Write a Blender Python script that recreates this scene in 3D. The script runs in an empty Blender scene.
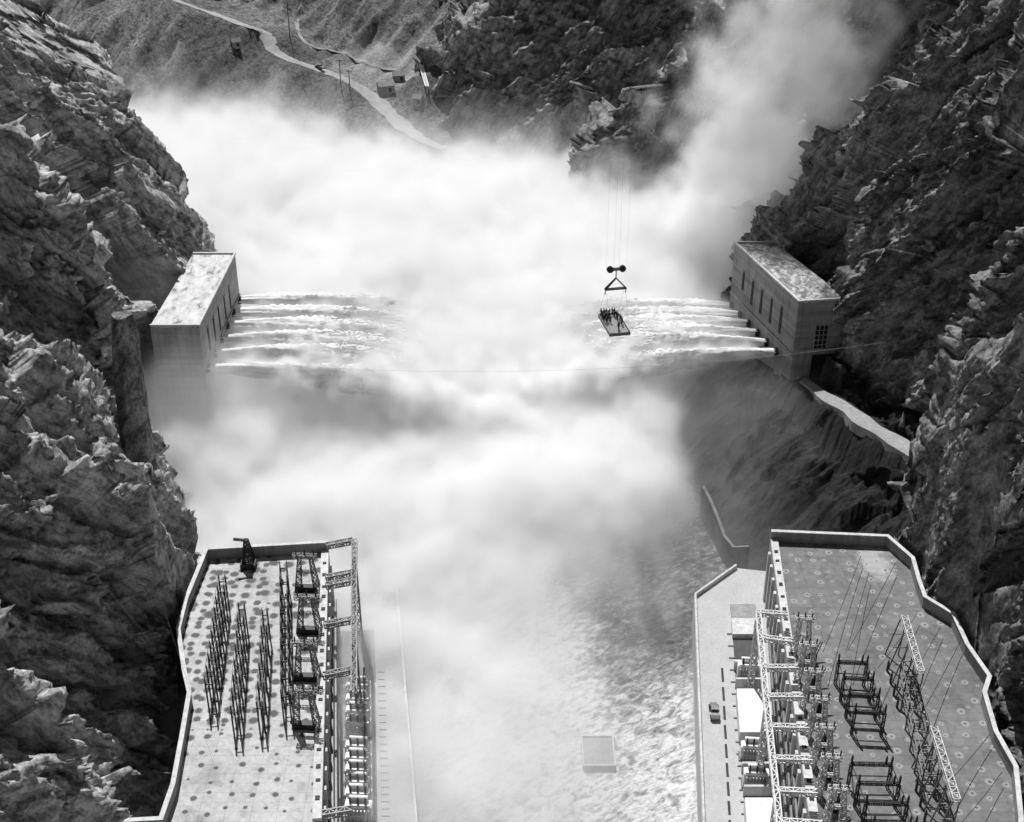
import bpy, bmesh, math, random
import numpy as np
from mathutils import Vector, Matrix
random.seed(7)
R = math.radians
scene = bpy.context.scene
COL = scene.collection

# ------------------------------------------------------------------ camera
F, CX, CY, CAMZ, PITCH = 1345.0, 512.0, 411.0, 184.0, R(30)
cam_d = bpy.data.cameras.new('camera'); cam = bpy.data.objects.new('camera', cam_d); COL.objects.link(cam)
cam.location = (0, 0, CAMZ); cam.rotation_euler = (R(60), 0, 0)
cam_d.sensor_width = 36; cam_d.lens = F/1024*36; cam_d.clip_end = 6000; cam_d.clip_start = 1
scene.camera = cam
_s, _c = math.sin(PITCH), math.cos(PITCH)
def ray(px, py):
    a, b = (px-CX)/F, -(py-CY)/F
    return a, _c + b*_s, -_s + b*_c
def U(px, py, z):                       # point of the view ray at height z
    a, b, c = ray(px, py); t = (z-CAMZ)/c
    return (a*t, b*t, z)
def UY(px, py, y):                      # point of the view ray at distance y
    a, b, c = ray(px, py); t = y/b
    return (a*t, y, CAMZ + c*t)
def proj(p):
    x, y, z = p; dz = z-CAMZ
    d = y*_c - dz*_s; u = y*_s + dz*_c
    return CX + x/d*F, CY - u/d*F

# ------------------------------------------------------------------ objects
def tag(o, label=None, cat=None, group=None, kind=None):
    for k, v in (('label', label), ('category', cat), ('group', group), ('kind', kind)):
        if v: o[k] = v
    return o
def empty(name, loc=(0,0,0), rz=0, label=None, cat=None, group=None):
    o = bpy.data.objects.new(name, None); COL.objects.link(o); o.location = loc; o.rotation_euler = (0,0,rz)
    o.empty_display_size = .5
    return tag(o, label, cat, group)
def link_mesh(name, me, mats, parent=None, smooth=False):
    if not isinstance(mats, (list, tuple)): mats = [mats]
    for m in mats: me.materials.append(m)
    if smooth: me.shade_smooth()
    o = bpy.data.objects.new(name, me); COL.objects.link(o)
    if parent is not None: o.parent = parent
    return o
class MB:
    def __init__(s): s.v = []; s.f = []; s.m = []
    def add(s, vs, fs, mi=0):
        b = len(s.v); s.v += [tuple(v) for v in vs]; s.f += [tuple(i+b for i in f) for f in fs]; s.m += [mi]*len(fs); return s
    def box(s, c, d, rz=0, mi=0):
        x, y, z = [k/2 for k in d]; cs, sn = math.cos(rz), math.sin(rz)
        vs = []
        for dz in (-z, z):
            for dx, dy in ((-x,-y),(x,-y),(x,y),(-x,y)):
                vs.append((c[0]+dx*cs-dy*sn, c[1]+dx*sn+dy*cs, c[2]+dz))
        return s.add(vs, [(3,2,1,0),(4,5,6,7),(0,1,5,4),(1,2,6,5),(2,3,7,6),(3,0,4,7)], mi)
    def bar(s, a, b, w, h=None, mi=0):
        a, b = Vector(a), Vector(b); h = h or w; d = (b-a)
        if d.length < 1e-6: return s
        d.normalize(); up = Vector((0,0,1)) if abs(d.z) < .95 else Vector((0,1,0))
        r = d.cross(up).normalized(); u = r.cross(d)
        vs = [p + r*(sx*w/2) + u*(sy*h/2) for p in (a, b) for sx, sy in ((-1,-1),(1,-1),(1,1),(-1,1))]
        return s.add(vs, [(3,2,1,0),(4,5,6,7),(0,1,5,4),(1,2,6,5),(2,3,7,6),(3,0,4,7)], mi)
    def tube(s, pts, rad, n=6, mi=0, cap=True):
        pts = [Vector(p) for p in pts]; k = len(pts); rad = rad if isinstance(rad, (list, tuple)) else [rad]*k
        vs = []
        for i, p in enumerate(pts):
            d = (pts[min(i+1,k-1)]-pts[max(i-1,0)]).normalized(); up = Vector((0,0,1)) if abs(d.z) < .95 else Vector((0,1,0))
            r = d.cross(up).normalized(); u = r.cross(d)
            for j in range(n):
                t = 2*math.pi*j/n; vs.append(p + (r*math.cos(t)+u*math.sin(t))*rad[i])
        fs = [(i*n+j, i*n+(j+1)%n, (i+1)*n+(j+1)%n, (i+1)*n+j) for i in range(k-1) for j in range(n)]
        if cap: fs += [tuple(range(n-1,-1,-1)), tuple((k-1)*n+j for j in range(n))]
        return s.add(vs, fs, mi)
    def lathe(s, c, prof, n=8, mi=0):
        vs = [(c[0]+r*math.cos(2*math.pi*j/n), c[1]+r*math.sin(2*math.pi*j/n), c[2]+z) for r, z in prof for j in range(n)]
        k = len(prof)
        fs = [(i*n+j, i*n+(j+1)%n, (i+1)*n+(j+1)%n, (i+1)*n+j) for i in range(k-1) for j in range(n)]
        fs += [tuple(range(n-1,-1,-1)), tuple((k-1)*n+j for j in range(n))]
        return s.add(vs, fs, mi)
    def prism(s, poly, z0, z1, mi=0):
        n = len(poly); A = sum(poly[i][0]*poly[(i+1)%n][1]-poly[(i+1)%n][0]*poly[i][1] for i in range(n))
        if A < 0: poly = poly[::-1]
        vs = [(p[0],p[1],z0) for p in poly]+[(p[0],p[1],z1) for p in poly]
        fs = [tuple(range(n-1,-1,-1)), tuple(range(n,2*n))]+[(i,(i+1)%n,n+(i+1)%n,n+i) for i in range(n)]
        return s.add(vs, fs, mi)
    def wall(s, pts, th, z0, z1, mi=0):                  # a thin wall along a polyline, z0 / z1 may be lists
        n = len(pts); P = [Vector((p[0],p[1],0)) for p in pts]
        L = []; Rr = []
        for i in range(n):
            d1 = (P[i]-P[i-1]).normalized() if i else (P[1]-P[0]).normalized()
            d2 = (P[i+1]-P[i]).normalized() if i < n-1 else d1
            t = (d1+d2).normalized(); nn = Vector((-t.y,t.x,0)); k = th/2/max(.4, abs(nn.dot(Vector((-d1.y,d1.x,0)))))
            L.append(P[i]+nn*k); Rr.append(P[i]-nn*k)
        g = lambda z, i: z[i] if isinstance(z, (list,tuple)) else z
        vs = []
        for i in range(n):
            vs += [(Rr[i].x,Rr[i].y,g(z0,i)),(L[i].x,L[i].y,g(z0,i)),(L[i].x,L[i].y,g(z1,i)),(Rr[i].x,Rr[i].y,g(z1,i))]
        fs = []
        for i in range(n-1):
            a, b = 4*i, 4*i+4
            fs += [(a+j, b+j, b+(j+1)%4, a+(j+1)%4) for j in range(4)]
        fs += [(0,1,2,3),(4*n-1,4*n-2,4*n-3,4*n-4)]
        return s.add(vs, fs, mi)
    def truss(s, a, b, w, h, bay, t, mi=0):              # a square lattice beam from a to b
        a, b = Vector(a), Vector(b); d = b-a; n = max(1, round(d.length/bay)); dn = d.normalized()
        up = Vector((0,0,1)) if abs(dn.z) < .9 else Vector((0,1,0))
        r = dn.cross(up).normalized(); u = r.cross(dn)
        C = [r*(sx*w/2)+u*(sy*h/2) for sx, sy in ((-1,-1),(1,-1),(1,1),(-1,1))]
        for c in C: s.bar(a+c, b+c, t, mi=mi)
        for i in range(n):
            p, q = a+d*(i/n), a+d*((i+1)/n)
            for k in range(4):
                c1, c2 = C[k], C[(k+1)%4]
                if i % 2: c1, c2 = c2, c1
                s.bar(p+c1, q+c2, t*.75, mi=mi)
                s.bar(p+C[k], p+C[(k+1)%4], t*.7, mi=mi)
        return s
    def mast(s, a, b, w0, w1, n, t, mi=0):               # a tapering four legged lattice mast
        a, b = Vector(a), Vector(b)
        S = ((-1,-1),(1,-1),(1,1),(-1,1))
        def ring(k):
            f = k/n; w = w0+(w1-w0)*f; p = a+(b-a)*f
            return [p+Vector((x*w/2,y*w/2,0)) for x, y in S]
        for k in range(n):
            r0, r1 = ring(k), ring(k+1)
            for j in range(4):
                s.bar(r0[j], r1[j], t, mi=mi); s.bar(r0[j], r1[(j+1)%4], t*.7, mi=mi); s.bar(r0[(j+1)%4], r1[j], t*.7, mi=mi)
                s.bar(r1[j], r1[(j+1)%4], t*.7, mi=mi)
        return s
    def build(s, name, mats, parent=None, smooth=False):
        me = bpy.data.meshes.new(name); me.from_pydata(s.v, [], s.f)
        me.polygons.foreach_set('material_index', s.m); me.update()
        return link_mesh(name, me, mats, parent, smooth)
def dup(root, loc=None, rz=None, label=None, scale=None):
    r = root.copy(); COL.objects.link(r)
    if loc is not None: r.location = loc
    if rz is not None: r.rotation_euler = (0,0,rz)
    if scale is not None: r.scale = scale
    if label: r['label'] = label
    for ch in list(root.children):
        c = ch.copy(); COL.objects.link(c); c.parent = r
        for g in list(ch.children):
            d = g.copy(); COL.objects.link(d); d.parent = c
    return r

# ------------------------------------------------------------------ noise
def _h(ix, iy, iz, seed):
    n = (ix.astype(np.int64)*73856093) ^ (iy.astype(np.int64)*19349663) ^ (iz.astype(np.int64)*83492791) ^ (seed*2654435)
    n = (n ^ (n >> 13)) * 1274126177 & 0x7fffffff
    n = (n ^ (n >> 16)) * 668265263 & 0x7fffffff
    return ((n ^ (n >> 15)) & 0xffffff).astype(np.float64)/0xffffff
def vnoise(p, seed=0):
    i = np.floor(p); f = p-i; f = f*f*f*(f*(f*6-15)+10); i = i.astype(np.int64); o = 0
    for dx in (0,1):
        wx = f[:,0] if dx else 1-f[:,0]
        for dy in (0,1):
            wy = f[:,1] if dy else 1-f[:,1]
            for dz in (0,1):
                wz = f[:,2] if dz else 1-f[:,2]
                o = o + wx*wy*wz*_h(i[:,0]+dx, i[:,1]+dy, i[:,2]+dz, seed)
    return o*2-1
def fbm(p, octv=4, seed=0, gain=.5, lac=2.03):
    a, o, t = 1., 0, 0
    for k in range(octv):
        o = o + a*vnoise(p, seed+k*17); t += a; a *= gain; p = p*lac+3.7
    return o/t
def facet(p, seed, tilt=.5):
    """blocky fracture noise: each cell of a jittered lattice is a tilted plane."""
    i = np.floor(p).astype(np.int64); best = np.full(len(p), 1e9); out = np.zeros(len(p)); second = np.full(len(p), 1e9)
    for dx in (-1,0,1):
        for dy in (-1,0,1):
            for dz in (-1,0,1):
                cx, cy, cz = i[:,0]+dx, i[:,1]+dy, i[:,2]+dz
                q = np.stack([cx+_h(cx,cy,cz,seed), cy+_h(cx,cy,cz,seed+1), cz+_h(cx,cy,cz,seed+2)], 1)
                e = p-q; d = (e*e).sum(1)
                g = np.stack([_h(cx,cy,cz,seed+4), _h(cx,cy,cz,seed+5), _h(cx,cy,cz,seed+6)], 1)-.5
                val = (_h(cx,cy,cz,seed+3)-.5) + tilt*2*(g*e).sum(1)
                m = d < best
                second = np.where(m, best, np.minimum(second, d)); best = np.where(m, d, best); out = np.where(m, val, out)
    return out, np.sqrt(second)-np.sqrt(best)

# ------------------------------------------------------------------ materials
class NT:
    def __init__(s, name):
        s.m = bpy.data.materials.new(name); s.m.use_nodes = True; s.t = s.m.node_tree; s.n = s.t.nodes
        s.b = s.n['Principled BSDF']; s.b.inputs['Specular IOR Level'].default_value = .25
    def new(s, ty, **kw):
        n = s.n.new(ty)
        for k, v in kw.items(): setattr(n, k, v)
        return n
    def L(s, a, b): s.t.links.new(a, b)
    def coord(s, scale=(1,1,1), rot=(0,0,0), obj=False, tex=False):
        if obj: o = s.new('ShaderNodeTexCoord').outputs['Object']
        else: o = s.new('ShaderNodeNewGeometry').outputs['Position']
        m = s.new('ShaderNodeMapping', vector_type='TEXTURE' if tex else 'POINT'); m.inputs['Scale'].default_value = scale; m.inputs['Rotation'].default_value = rot
        s.L(o, m.inputs['Vector']); return m.outputs[0]
    def noise(s, vec, scale, detail=4, rough=.6, dist=0):
        n = s.new('ShaderNodeTexNoise'); n.inputs['Scale'].default_value = scale; n.inputs['Detail'].default_value = detail
        n.inputs['Roughness'].default_value = rough; n.inputs['Distortion'].default_value = dist; s.L(vec, n.inputs['Vector']); return n.outputs['Fac']
    def ramp(s, fac, stops):
        r = s.new('ShaderNodeValToRGB'); e = r.color_ramp.elements
        while len(e) < len(stops): e.new(.5)
        for k, (p, v) in enumerate(stops): e[k].position = p; e[k].color = (v,v,v,1)
        s.L(fac, r.inputs[0]); return r.outputs[0]
    def math(s, op, a, b=None, c=None):
        n = s.new('ShaderNodeMath', operation=op)
        for k, v in enumerate((a,b,c)):
            if v is None: continue
            if isinstance(v, (int,float)): n.inputs[k].default_value = v
            else: s.L(v, n.inputs[k])
        return n.outputs[0]
    def mix(s, fac, a, b, mode='MIX'):
        n = s.new('ShaderNodeMix', data_type='RGBA', blend_type=mode)
        for k, v in ((0,fac),(6,a),(7,b)):
            if isinstance(v, (int,float)): n.inputs[k].default_value = v if k == 0 else (v,v,v,1)
            else: s.L(v, n.inputs[k])
        return n.outputs[2]
    def bump(s, h, strength=.5, dist=.3, prev=None):
        n = s.new('ShaderNodeBump'); n.inputs['Strength'].default_value = strength; n.inputs['Distance'].default_value = dist
        s.L(h, n.inputs['Height'])
        if prev is not None: s.L(prev, n.inputs['Normal'])
        return n.outputs[0]
    def out(s, color, rough=.85, normal=None, metal=0):
        i = s.b.inputs
        if isinstance(color, (int,float)): i['Base Color'].default_value = (color,color,color,1)
        else: s.L(color, i['Base Color'])
        if isinstance(rough, (int,float)): i['Roughness'].default_value = rough
        else: s.L(rough, i['Roughness'])
        i['Metallic'].default_value = metal
        if normal is not None: s.L(normal, i['Normal'])
        return s.m

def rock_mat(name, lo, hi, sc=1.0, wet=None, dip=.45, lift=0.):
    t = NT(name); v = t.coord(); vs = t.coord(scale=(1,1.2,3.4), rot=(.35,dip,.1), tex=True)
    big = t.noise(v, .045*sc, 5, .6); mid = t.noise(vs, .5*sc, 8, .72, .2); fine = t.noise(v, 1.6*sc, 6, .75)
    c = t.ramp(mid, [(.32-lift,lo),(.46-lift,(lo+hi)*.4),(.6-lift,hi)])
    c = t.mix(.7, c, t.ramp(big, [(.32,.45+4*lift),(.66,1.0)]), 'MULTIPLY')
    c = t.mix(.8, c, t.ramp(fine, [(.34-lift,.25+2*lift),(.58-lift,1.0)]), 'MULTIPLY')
    if wet:                              # soaked rock, with the cast shade also painted into its colour
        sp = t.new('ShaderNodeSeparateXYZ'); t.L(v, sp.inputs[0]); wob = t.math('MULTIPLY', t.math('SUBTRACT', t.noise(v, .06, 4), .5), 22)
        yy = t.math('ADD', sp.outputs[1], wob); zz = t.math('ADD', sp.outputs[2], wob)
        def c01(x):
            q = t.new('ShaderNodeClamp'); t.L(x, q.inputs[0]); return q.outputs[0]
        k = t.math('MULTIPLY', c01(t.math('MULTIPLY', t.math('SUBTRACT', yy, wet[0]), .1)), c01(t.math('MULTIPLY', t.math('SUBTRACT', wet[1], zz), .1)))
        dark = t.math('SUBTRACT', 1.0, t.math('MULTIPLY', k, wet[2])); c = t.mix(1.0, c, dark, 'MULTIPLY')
    b = t.bump(mid, 1.0, .9); b = t.bump(fine, 1.0, .4, b)
    return t.out(c, .9, b)
def conc_mat(name, v0, var=.25, sc=1.0, streak=True):
    t = NT(name); v = t.coord()
    a = t.noise(v, .3*sc, 6, .65); f = t.noise(v, 2.2*sc, 4, .7)
    c = t.ramp(a, [(.25,v0*(1-var)),(.75,v0*(1+var*.5))])
    c = t.mix(.5, c, t.ramp(f, [(.3,.6),(.65,1.0)]), 'MULTIPLY')
    if streak:
        sv = t.noise(t.coord(scale=(1.3,1.3,.06)), 1.0, 4, .6)
        c = t.mix(.55, c, t.ramp(sv, [(.3,.5),(.6,1.0)]), 'MULTIPLY')
    return t.out(c, .85, t.bump(f, .3, .1))
def paint_mat(name, v0, rough=.6, metal=0):
    t = NT(name); a = t.noise(t.coord(obj=True), 1.5, 4, .6)
    return t.out(t.ramp(a, [(.3,v0*.7),(.7,v0*1.1)]), rough, None, metal)
M = {}
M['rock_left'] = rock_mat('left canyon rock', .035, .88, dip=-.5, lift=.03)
M['rock_right'] = rock_mat('right canyon rock', .05, .55, wet=(232, 36, .9))  # low rock near the spray also carries painted shade
M['rock_wet_shade'] = rock_mat('wet rock with painted shade', .008, .05)  # wet rock, its colour taken near black to paint in the shade
M['rock_far'] = rock_mat('far canyon rock', .07, .60)
M['conc'] = conc_mat('weathered concrete', .32)
M['conc_white'] = conc_mat('pale concrete', .62, .2)
M['conc_dark'] = conc_mat('damp concrete', .2, .4)
M['deck'] = conc_mat('deck slab', .45, .15, streak=False)
M['black'] = paint_mat('dark opening', .015)
M['steel_dark'] = paint_mat('dark steel', .035, .5, .3)
M['steel_mid'] = paint_mat('grey steel', .17, .5, .3)
M['steel_pale'] = paint_mat('galvanised steel', .5, .45, .4)
M['white'] = paint_mat('white paint', .78)
M['glass'] = paint_mat('window glass', .03, .1)
M['porcelain'] = paint_mat('insulator porcelain', .06, .25)
M['cloth'] = paint_mat('dark cloth', .03, .9)
M['skin'] = paint_mat('skin', .35, .7)
M['wood'] = paint_mat('grey planks', .25, .9)
# ------------------------------------------------------------------ canyon walls
ZW, ZD, ZR, ZH = 0.0, 8.0, 21.0, 41.0        # water, deck, roof, valve house roof
def px_prof(y, pts):
    return [(lambda p: (p[2], p[0]))(UY(a, b, y)) for a, b in pts]
def loft(stations, ys, zs, side):
    X = []
    for y, prof in stations:
        prof = sorted(prof); z = np.array([p[0] for p in prof]); x = np.array([p[1] for p in prof])
        v = np.interp(zs, z, x)
        v = np.where(zs > z[-1], x[-1] + side*(zs-z[-1])*.55, v)
        v = np.where(zs < z[0], x[0] - side*(z[0]-zs)*.25, v)
        X.append(v)
    X = np.array(X); sy = np.array([s[0] for s in stations], float)
    k = np.clip(np.searchsorted(sy, ys)-1, 0, len(sy)-2)
    f = np.clip((ys-sy[k])/(sy[k+1]-sy[k]), 0, 1); f = .55*f + .45*f*f*(3-2*f)
    return X[k]*(1-f)[:,None] + X[k+1]*f[:,None]
def cliff(name, stations, y0, y1, z0, z1, step, side, seed, mat, amp=1.0, damp=None, fix=None, ydip=.5):
    ny, nz = int((y1-y0)/step)+1, int((z1-z0)/step)+1
    ys, zs = np.linspace(y0, y1, ny), np.linspace(z0, z1, nz)
    X = loft(stations, ys, zs, side)
    for _ in range(int(2.0/step)):
        X[1:-1] = (X[:-2]+2*X[1:-1]+X[2:])/4; X[:,1:-1] = (X[:,:-2]+2*X[:,1:-1]+X[:,2:])/4
    Y, Z = np.meshgrid(ys, zs, indexing='ij')
    P = np.stack([X, Y, Z], -1)
    du, dv = np.gradient(P, axis=0), np.gradient(P, axis=1)
    N = np.cross(du, dv); N /= np.linalg.norm(N, axis=-1, keepdims=True)
    if (N[...,0].mean() > 0) == (side > 0): N = -N        # towards the gorge
    p = P.reshape(-1, 3).copy()
    w = np.stack([fbm(p/17, 3, seed+90), fbm(p/17+9, 3, seed+91), fbm(p/17+21, 3, seed+92)], 1)
    q = p + w*3.2
    a = .45*side; ca, sa = math.cos(a), math.sin(a)       # dipping fracture planes
    qr = np.stack([q[:,0]*ca-q[:,2]*sa, q[:,1]*.8+q[:,2]*ydip, (q[:,0]*sa+q[:,2]*ca)*.62], 1); ql = qr*np.array([1,1,.38])
    f1, e1 = facet(ql*np.array([1,1,1.4])/24, seed, .95); f2, e2 = facet(ql/9.0+5, seed+20, 1.1); f3, e3 = facet(ql/3.8+2, seed+40, 1.1); f4, e4 = facet(qr/1.7+1, seed+60, .9); f5, e5 = facet(qr/.8+1, seed+70, .9)
    ph = (.8*p[:,2]+9*w[:,0]+.42*p[:,1])/24; saw = ph-np.floor(ph)
    ph2 = (p[:,2]+5*w[:,1]-.3*p[:,1])/8.5; saw2 = ph2-np.floor(ph2)
    d = 11.0*f1 + 5.6*f2 + 2.5*f3 + 1.1*f4 + .55*f5 + 2.2*fbm(p/34, 4, seed+80)
    d = d + 1.0*(np.where(saw > .86, (1-saw)/.14, saw/.86)-.5) + .2*(np.where(saw2 > .8, (1-saw2)/.2, saw2/.8)-.5)
    d = d*amp
    if damp is not None: d = d*damp(p)
    p += N.reshape(-1,3)*d[:,None]
    if fix is not None: fix(p)
    idx = np.arange(ny*nz).reshape(ny, nz)
    A, B, C, D = idx[:-1,:-1].ravel(), idx[1:,:-1].ravel(), idx[1:,1:].ravel(), idx[:-1,1:].ravel()
    fs = np.stack([A,B,C,D] if side > 0 else [A,D,C,B], 1)
    me = bpy.data.meshes.new(name); me.vertices.add(len(p)); me.vertices.foreach_set('co', p.ravel())
    me.loops.add(fs.size); me.loops.foreach_set('vertex_index', fs.ravel().astype(np.int32))
    me.polygons.add(len(fs)); me.polygons.foreach_set('loop_start', np.arange(0, fs.size, 4, dtype=np.int32))
    me.polygons.foreach_set('loop_total', np.full(len(fs), 4, np.int32)); me.update(calc_edges=True)
    return link_mesh(name, me, mat, smooth=False)

left_st = [
 (95,  [(0,-66),(21,-66),(50,-72),(100,-100)]),
 (146, px_prof(146, [(-70,560),(0,672),(40,712),(85,790),(100,835)]) + [(0,-66)]),
 (163, [(0,-63),(21,-66),(34,-74),(60,-86),(110,-112)]),
 (187, [(0,-60),(21,-62),(45,-67),(60,-79),(75,-94),(92,-112),(120,-126)]),
 (216, px_prof(216, [(-60,290),(0,340),(60,400),(110,450),(150,520),(180,600)]) + [(21,-61),(0,-58)]),
 (238, [(0,-58),(21,-66),(40,-84),(60,-100),(90,-114),(140,-130)]),
 (256, px_prof(256, [(132,318),(136,375),(158,425),(182,480),(196,540)]) + [(12,-62),(0,-57),(100,-104),(140,-124)]),
 (268, [(0,-62),(18,-80),(40,-96),(80,-108),(140,-132)]),
 (286, [(0,-60),(17,-76),(22,-92),(60,-100),(100,-112),(150,-134)]),
 (318, [(0,-60),(17,-72),(24,-90),(50,-94),(90,-112),(150,-140)]),
 (346, px_prof(346, [(20,0),(75,52),(120,88),(150,132),(186,192),(212,252)]) + [(0,-62),(20,-72)]),
 (362, [(0,-90),(40,-100),(100,-135),(150,-165)]),
 (400, [(0,-150),(40,-160),(150,-230)]),
]
right_st = [
 (95,  [(0,78),(21,80),(50,86),(100,108)]),
 (150, [(0,74),(21,79),(40,88),(80,104),(120,122)]),
 (172, [(0,78),(21,83),(30,86),(60,93),(100,104),(130,118)]),
 (198, [(0,71),(19,75),(45,81),(62,85.5),(100,96),(130,108)]),
 (224, [(0,66),(19,69),(36,80)] + px_prof(222, [(933,440),(955,350),(990,262),(1012,190),(1024,150)])),
 (240, [(0,84),(16,88),(29,93),(31,97),(60,108),(110,122),(140,128)]),
 (262, [(0,80),(12,84),(25,88),(27.5,90),(29,94),(60,104),(110,118),(140,126)]),
 (285, [(0,74),(12,77),(21,81),(23,84),(24,88),(60,96),(110,112),(140,124)]),
 (305, [(0,70),(23,80),(41,87)] + px_prof(305, [(868,195),(905,140),(955,40),(985,0)])),
 (340, [(0,44),(20,62),(40,80),(67,92),(105,104),(140,116)]),
 (365, [(0,64),(40,90),(90,106),(140,118)]),
 (395, [(0,60),(40,78),(80,92),(130,108)]),
]
right_far = [
 (385, [(0,75),(40,92),(80,108),(130,130)]),
 (425, [(0,62),(40,84),(80,104),(130,126)]),
 (448, px_prof(448, [(566,190),(575,165),(610,110),(645,55),(690,0)]) + [(0,8),(120,88)]),
 (472, [(0,30),(30,60),(80,86),(120,110)]),
 (505, [(0,10),(30,34),(60,52),(120,80)]),
 (545, px_prof(545, [(405,130),(410,104),(440,72),(480,30),(520,-12)]) + [(0,-55),(100,20)]),
 (585, [(0,-50),(30,-26),(60,0),(120,30)]),
 (640, [(0,-60),(20,-52),(60,-10),(120,30)]),
 (720, [(0,-130),(30,-90),(80,-40),(140,0)]),
]

def pin(px, z): p = U(px[0], px[1], z); return (p[1], p[0])
edgeL = sorted(pin(p, ZR) for p in [(208,559),(188,608),(180,640),(186,682),(191,703),(184,745),(175,795),(163,830)])
edgeR = sorted(pin(p, ZR) for p in [(886,546),(911,568),(917,590),(923,607),(951,624),(965,655),(987,687),(982,703),(993,742),(1013,778),(1018,830)])
hL = [U(*p, ZH) for p in ((199,326),(150,326),(193,254),(235,254))]; hR = [U(*p, ZH) for p in ((799,302),(848,299),(775,243),(735,243))]
def trail(y): f = (y-244)/(297-244); return 89.8+(75.5-89.8)*f, 30+(20-30)*f
def soft_max(x, lim):                    # push x up to lim, keeping a little relief
    return np.where(x < lim, lim - .12*np.minimum(lim-x, 6) + .72, x)
def cap(p, ya, yb, prof, side, zmin=-9):          # keep a spur's outline where the photograph has it
    z, x = np.array(sorted(prof)).T; lim = np.interp(p[:,2], z, x); m = (p[:,1] > ya) & (p[:,1] < yb) & (p[:,2] > zmin)
    q = np.where(p[:,0] > lim, lim-.4*np.minimum(p[:,0]-lim, 8), p[:,0]) if side < 0 else np.where(p[:,0] < lim, lim+.4*np.minimum(lim-p[:,0], 8), p[:,0])
    p[:,0] = np.where(m, q, p[:,0])
def fix_left(p):
    cap(p, 225, 284, px_prof(256, [(100,250),(134,318),(138,375),(163,425),(187,480),(200,540),(204,570)]), -1)
    cap(p, 322, 401, px_prof(346, [(-40,-40),(20,0),(75,52),(120,88),(150,132),(186,192),(212,252),(214,300)]), -1)
    ey, ex = np.array(edgeL).T; xb = np.interp(p[:,1], ey, ex)-1.6
    m = (p[:,1] > ey[0]-40) & (p[:,1] < ey[-1]+3) & (p[:,2] > 2)
    p[:,0] = np.where(m, -soft_max(-p[:,0], -xb), p[:,0])
    y0, y1 = hL[0][1]-4, hL[2][1]+2; xo = np.interp(p[:,1], [hL[1][1], hL[2][1]], [hL[1][0], hL[2][0]])
    m = (p[:,1] > y0) & (p[:,1] < y1) & (p[:,2] > 18)
    p[:,0] = np.where(m, -soft_max(-p[:,0], -(xo+1.0+2.5*(p[:,1] > y1-12))), p[:,0])
    m = (p[:,1] > y0-2) & (p[:,1] < y1+2) & (p[:,2] <= 18)
    p[:,0] = np.where(m, -soft_max(-p[:,0], 64.), p[:,0])
def fix_right(p):
    cap(p, 203, 240, [(a_, b_-.5) for a_, b_ in px_prof(222, [(925,470),(933,440),(955,350),(990,262),(1012,190),(1024,150),(1040,90)])], 1, 34)
    ey, ex = np.array(edgeR).T; xb = np.interp(p[:,1], ey, ex)+1.6
    m = (p[:,1] > ey[0]-40) & (p[:,1] < ey[-1]+4) & (p[:,2] > 2)
    p[:,0] = np.where(m, soft_max(p[:,0], xb), p[:,0])
    y0, y1 = hR[0][1]-3, hR[2][1]+2; xo = np.interp(p[:,1], [hR[1][1], hR[2][1]], [hR[1][0], hR[2][0]])
    m = (p[:,1] > y0) & (p[:,1] < y1) & (p[:,2] > 19)
    p[:,0] = np.where(m, soft_max(p[:,0], xo-1.0), p[:,0])
    tx, tz = trail(p[:,1]); dz = p[:,2]-tz
    m = (p[:,1] > 236) & (p[:,1] < 301) & (dz > -3) & (dz < 26)
    p[:,0] = np.where(m, soft_max(p[:,0], tx+np.where(dz > -.6, 2.8, -3.0)), p[:,0])
def damp_right(p):                       # the water-worn rock under the right valve house is smooth
    k = np.clip((p[:,1]-226)/14, 0, 1)*np.clip((330-p[:,1])/15, 0, 1)*np.clip((40-p[:,2])/10, 0, 1)
    return 1-.35*k
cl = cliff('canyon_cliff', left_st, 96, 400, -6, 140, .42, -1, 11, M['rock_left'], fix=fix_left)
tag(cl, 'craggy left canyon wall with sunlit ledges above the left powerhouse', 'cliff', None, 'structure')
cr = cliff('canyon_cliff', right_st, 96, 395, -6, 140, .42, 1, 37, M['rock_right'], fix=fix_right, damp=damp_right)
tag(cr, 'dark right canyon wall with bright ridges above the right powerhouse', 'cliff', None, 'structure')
cf = cliff('canyon_cliff', right_far, 386, 720, -6, 140, .75, 1, 71, M['rock_far'], amp=1.2)
tag(cf, 'rock spurs and shaded crags beyond the mist downstream', 'cliff', None, 'structure')

def buttress_z(x, y):
    sh = x.shape; x, y = x.ravel(), y.ravel()
    xe = np.interp(y, [226,236,245,255,264,276,292,320,345], [72,63,56,51,47.5,45,43,43,50]); tx, tz = trail(y); tx = tx-3
    p = np.stack([x, y, 0*x], 1)
    ca, sa = math.cos(.62), math.sin(.62); q = np.stack([(x*ca+y*sa)/3.2, (-x*sa+y*ca), 0*x], 1)     # grain runs down towards the river
    w = np.stack([fbm(p/14, 3, 301), fbm(p/14+5, 3, 302), 0*x], 1)
    f1, _ = facet(q/7+w*.5, 310, .9); f2, _ = facet(q/2.8+w*.6+3, 320, .9); f3, _ = facet(q/1.2+w*.8, 330, .8)
    xe = xe + 3.5*fbm(p/9, 4, 305)
    u = (x-xe)/(tx-xe); uc = np.clip(u, 0, 1.2)
    z = tz*(.66*(1-(1-np.clip(uc,0,1))**1.7) + .34*sstep_(.86, 1.02, u))
    z = z + (3.0*f1+1.5*f2+.6*f3+1.6*fbm(p/16, 4, 340))*np.clip(uc*5, 0, 1)*np.clip((1.06-u)*6, .05, 1)
    z = np.where(u < 0, u*30, z)
    return np.clip(z, -8, tz+np.clip(u-1.1,0,1)*20).reshape(sh)
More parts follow.
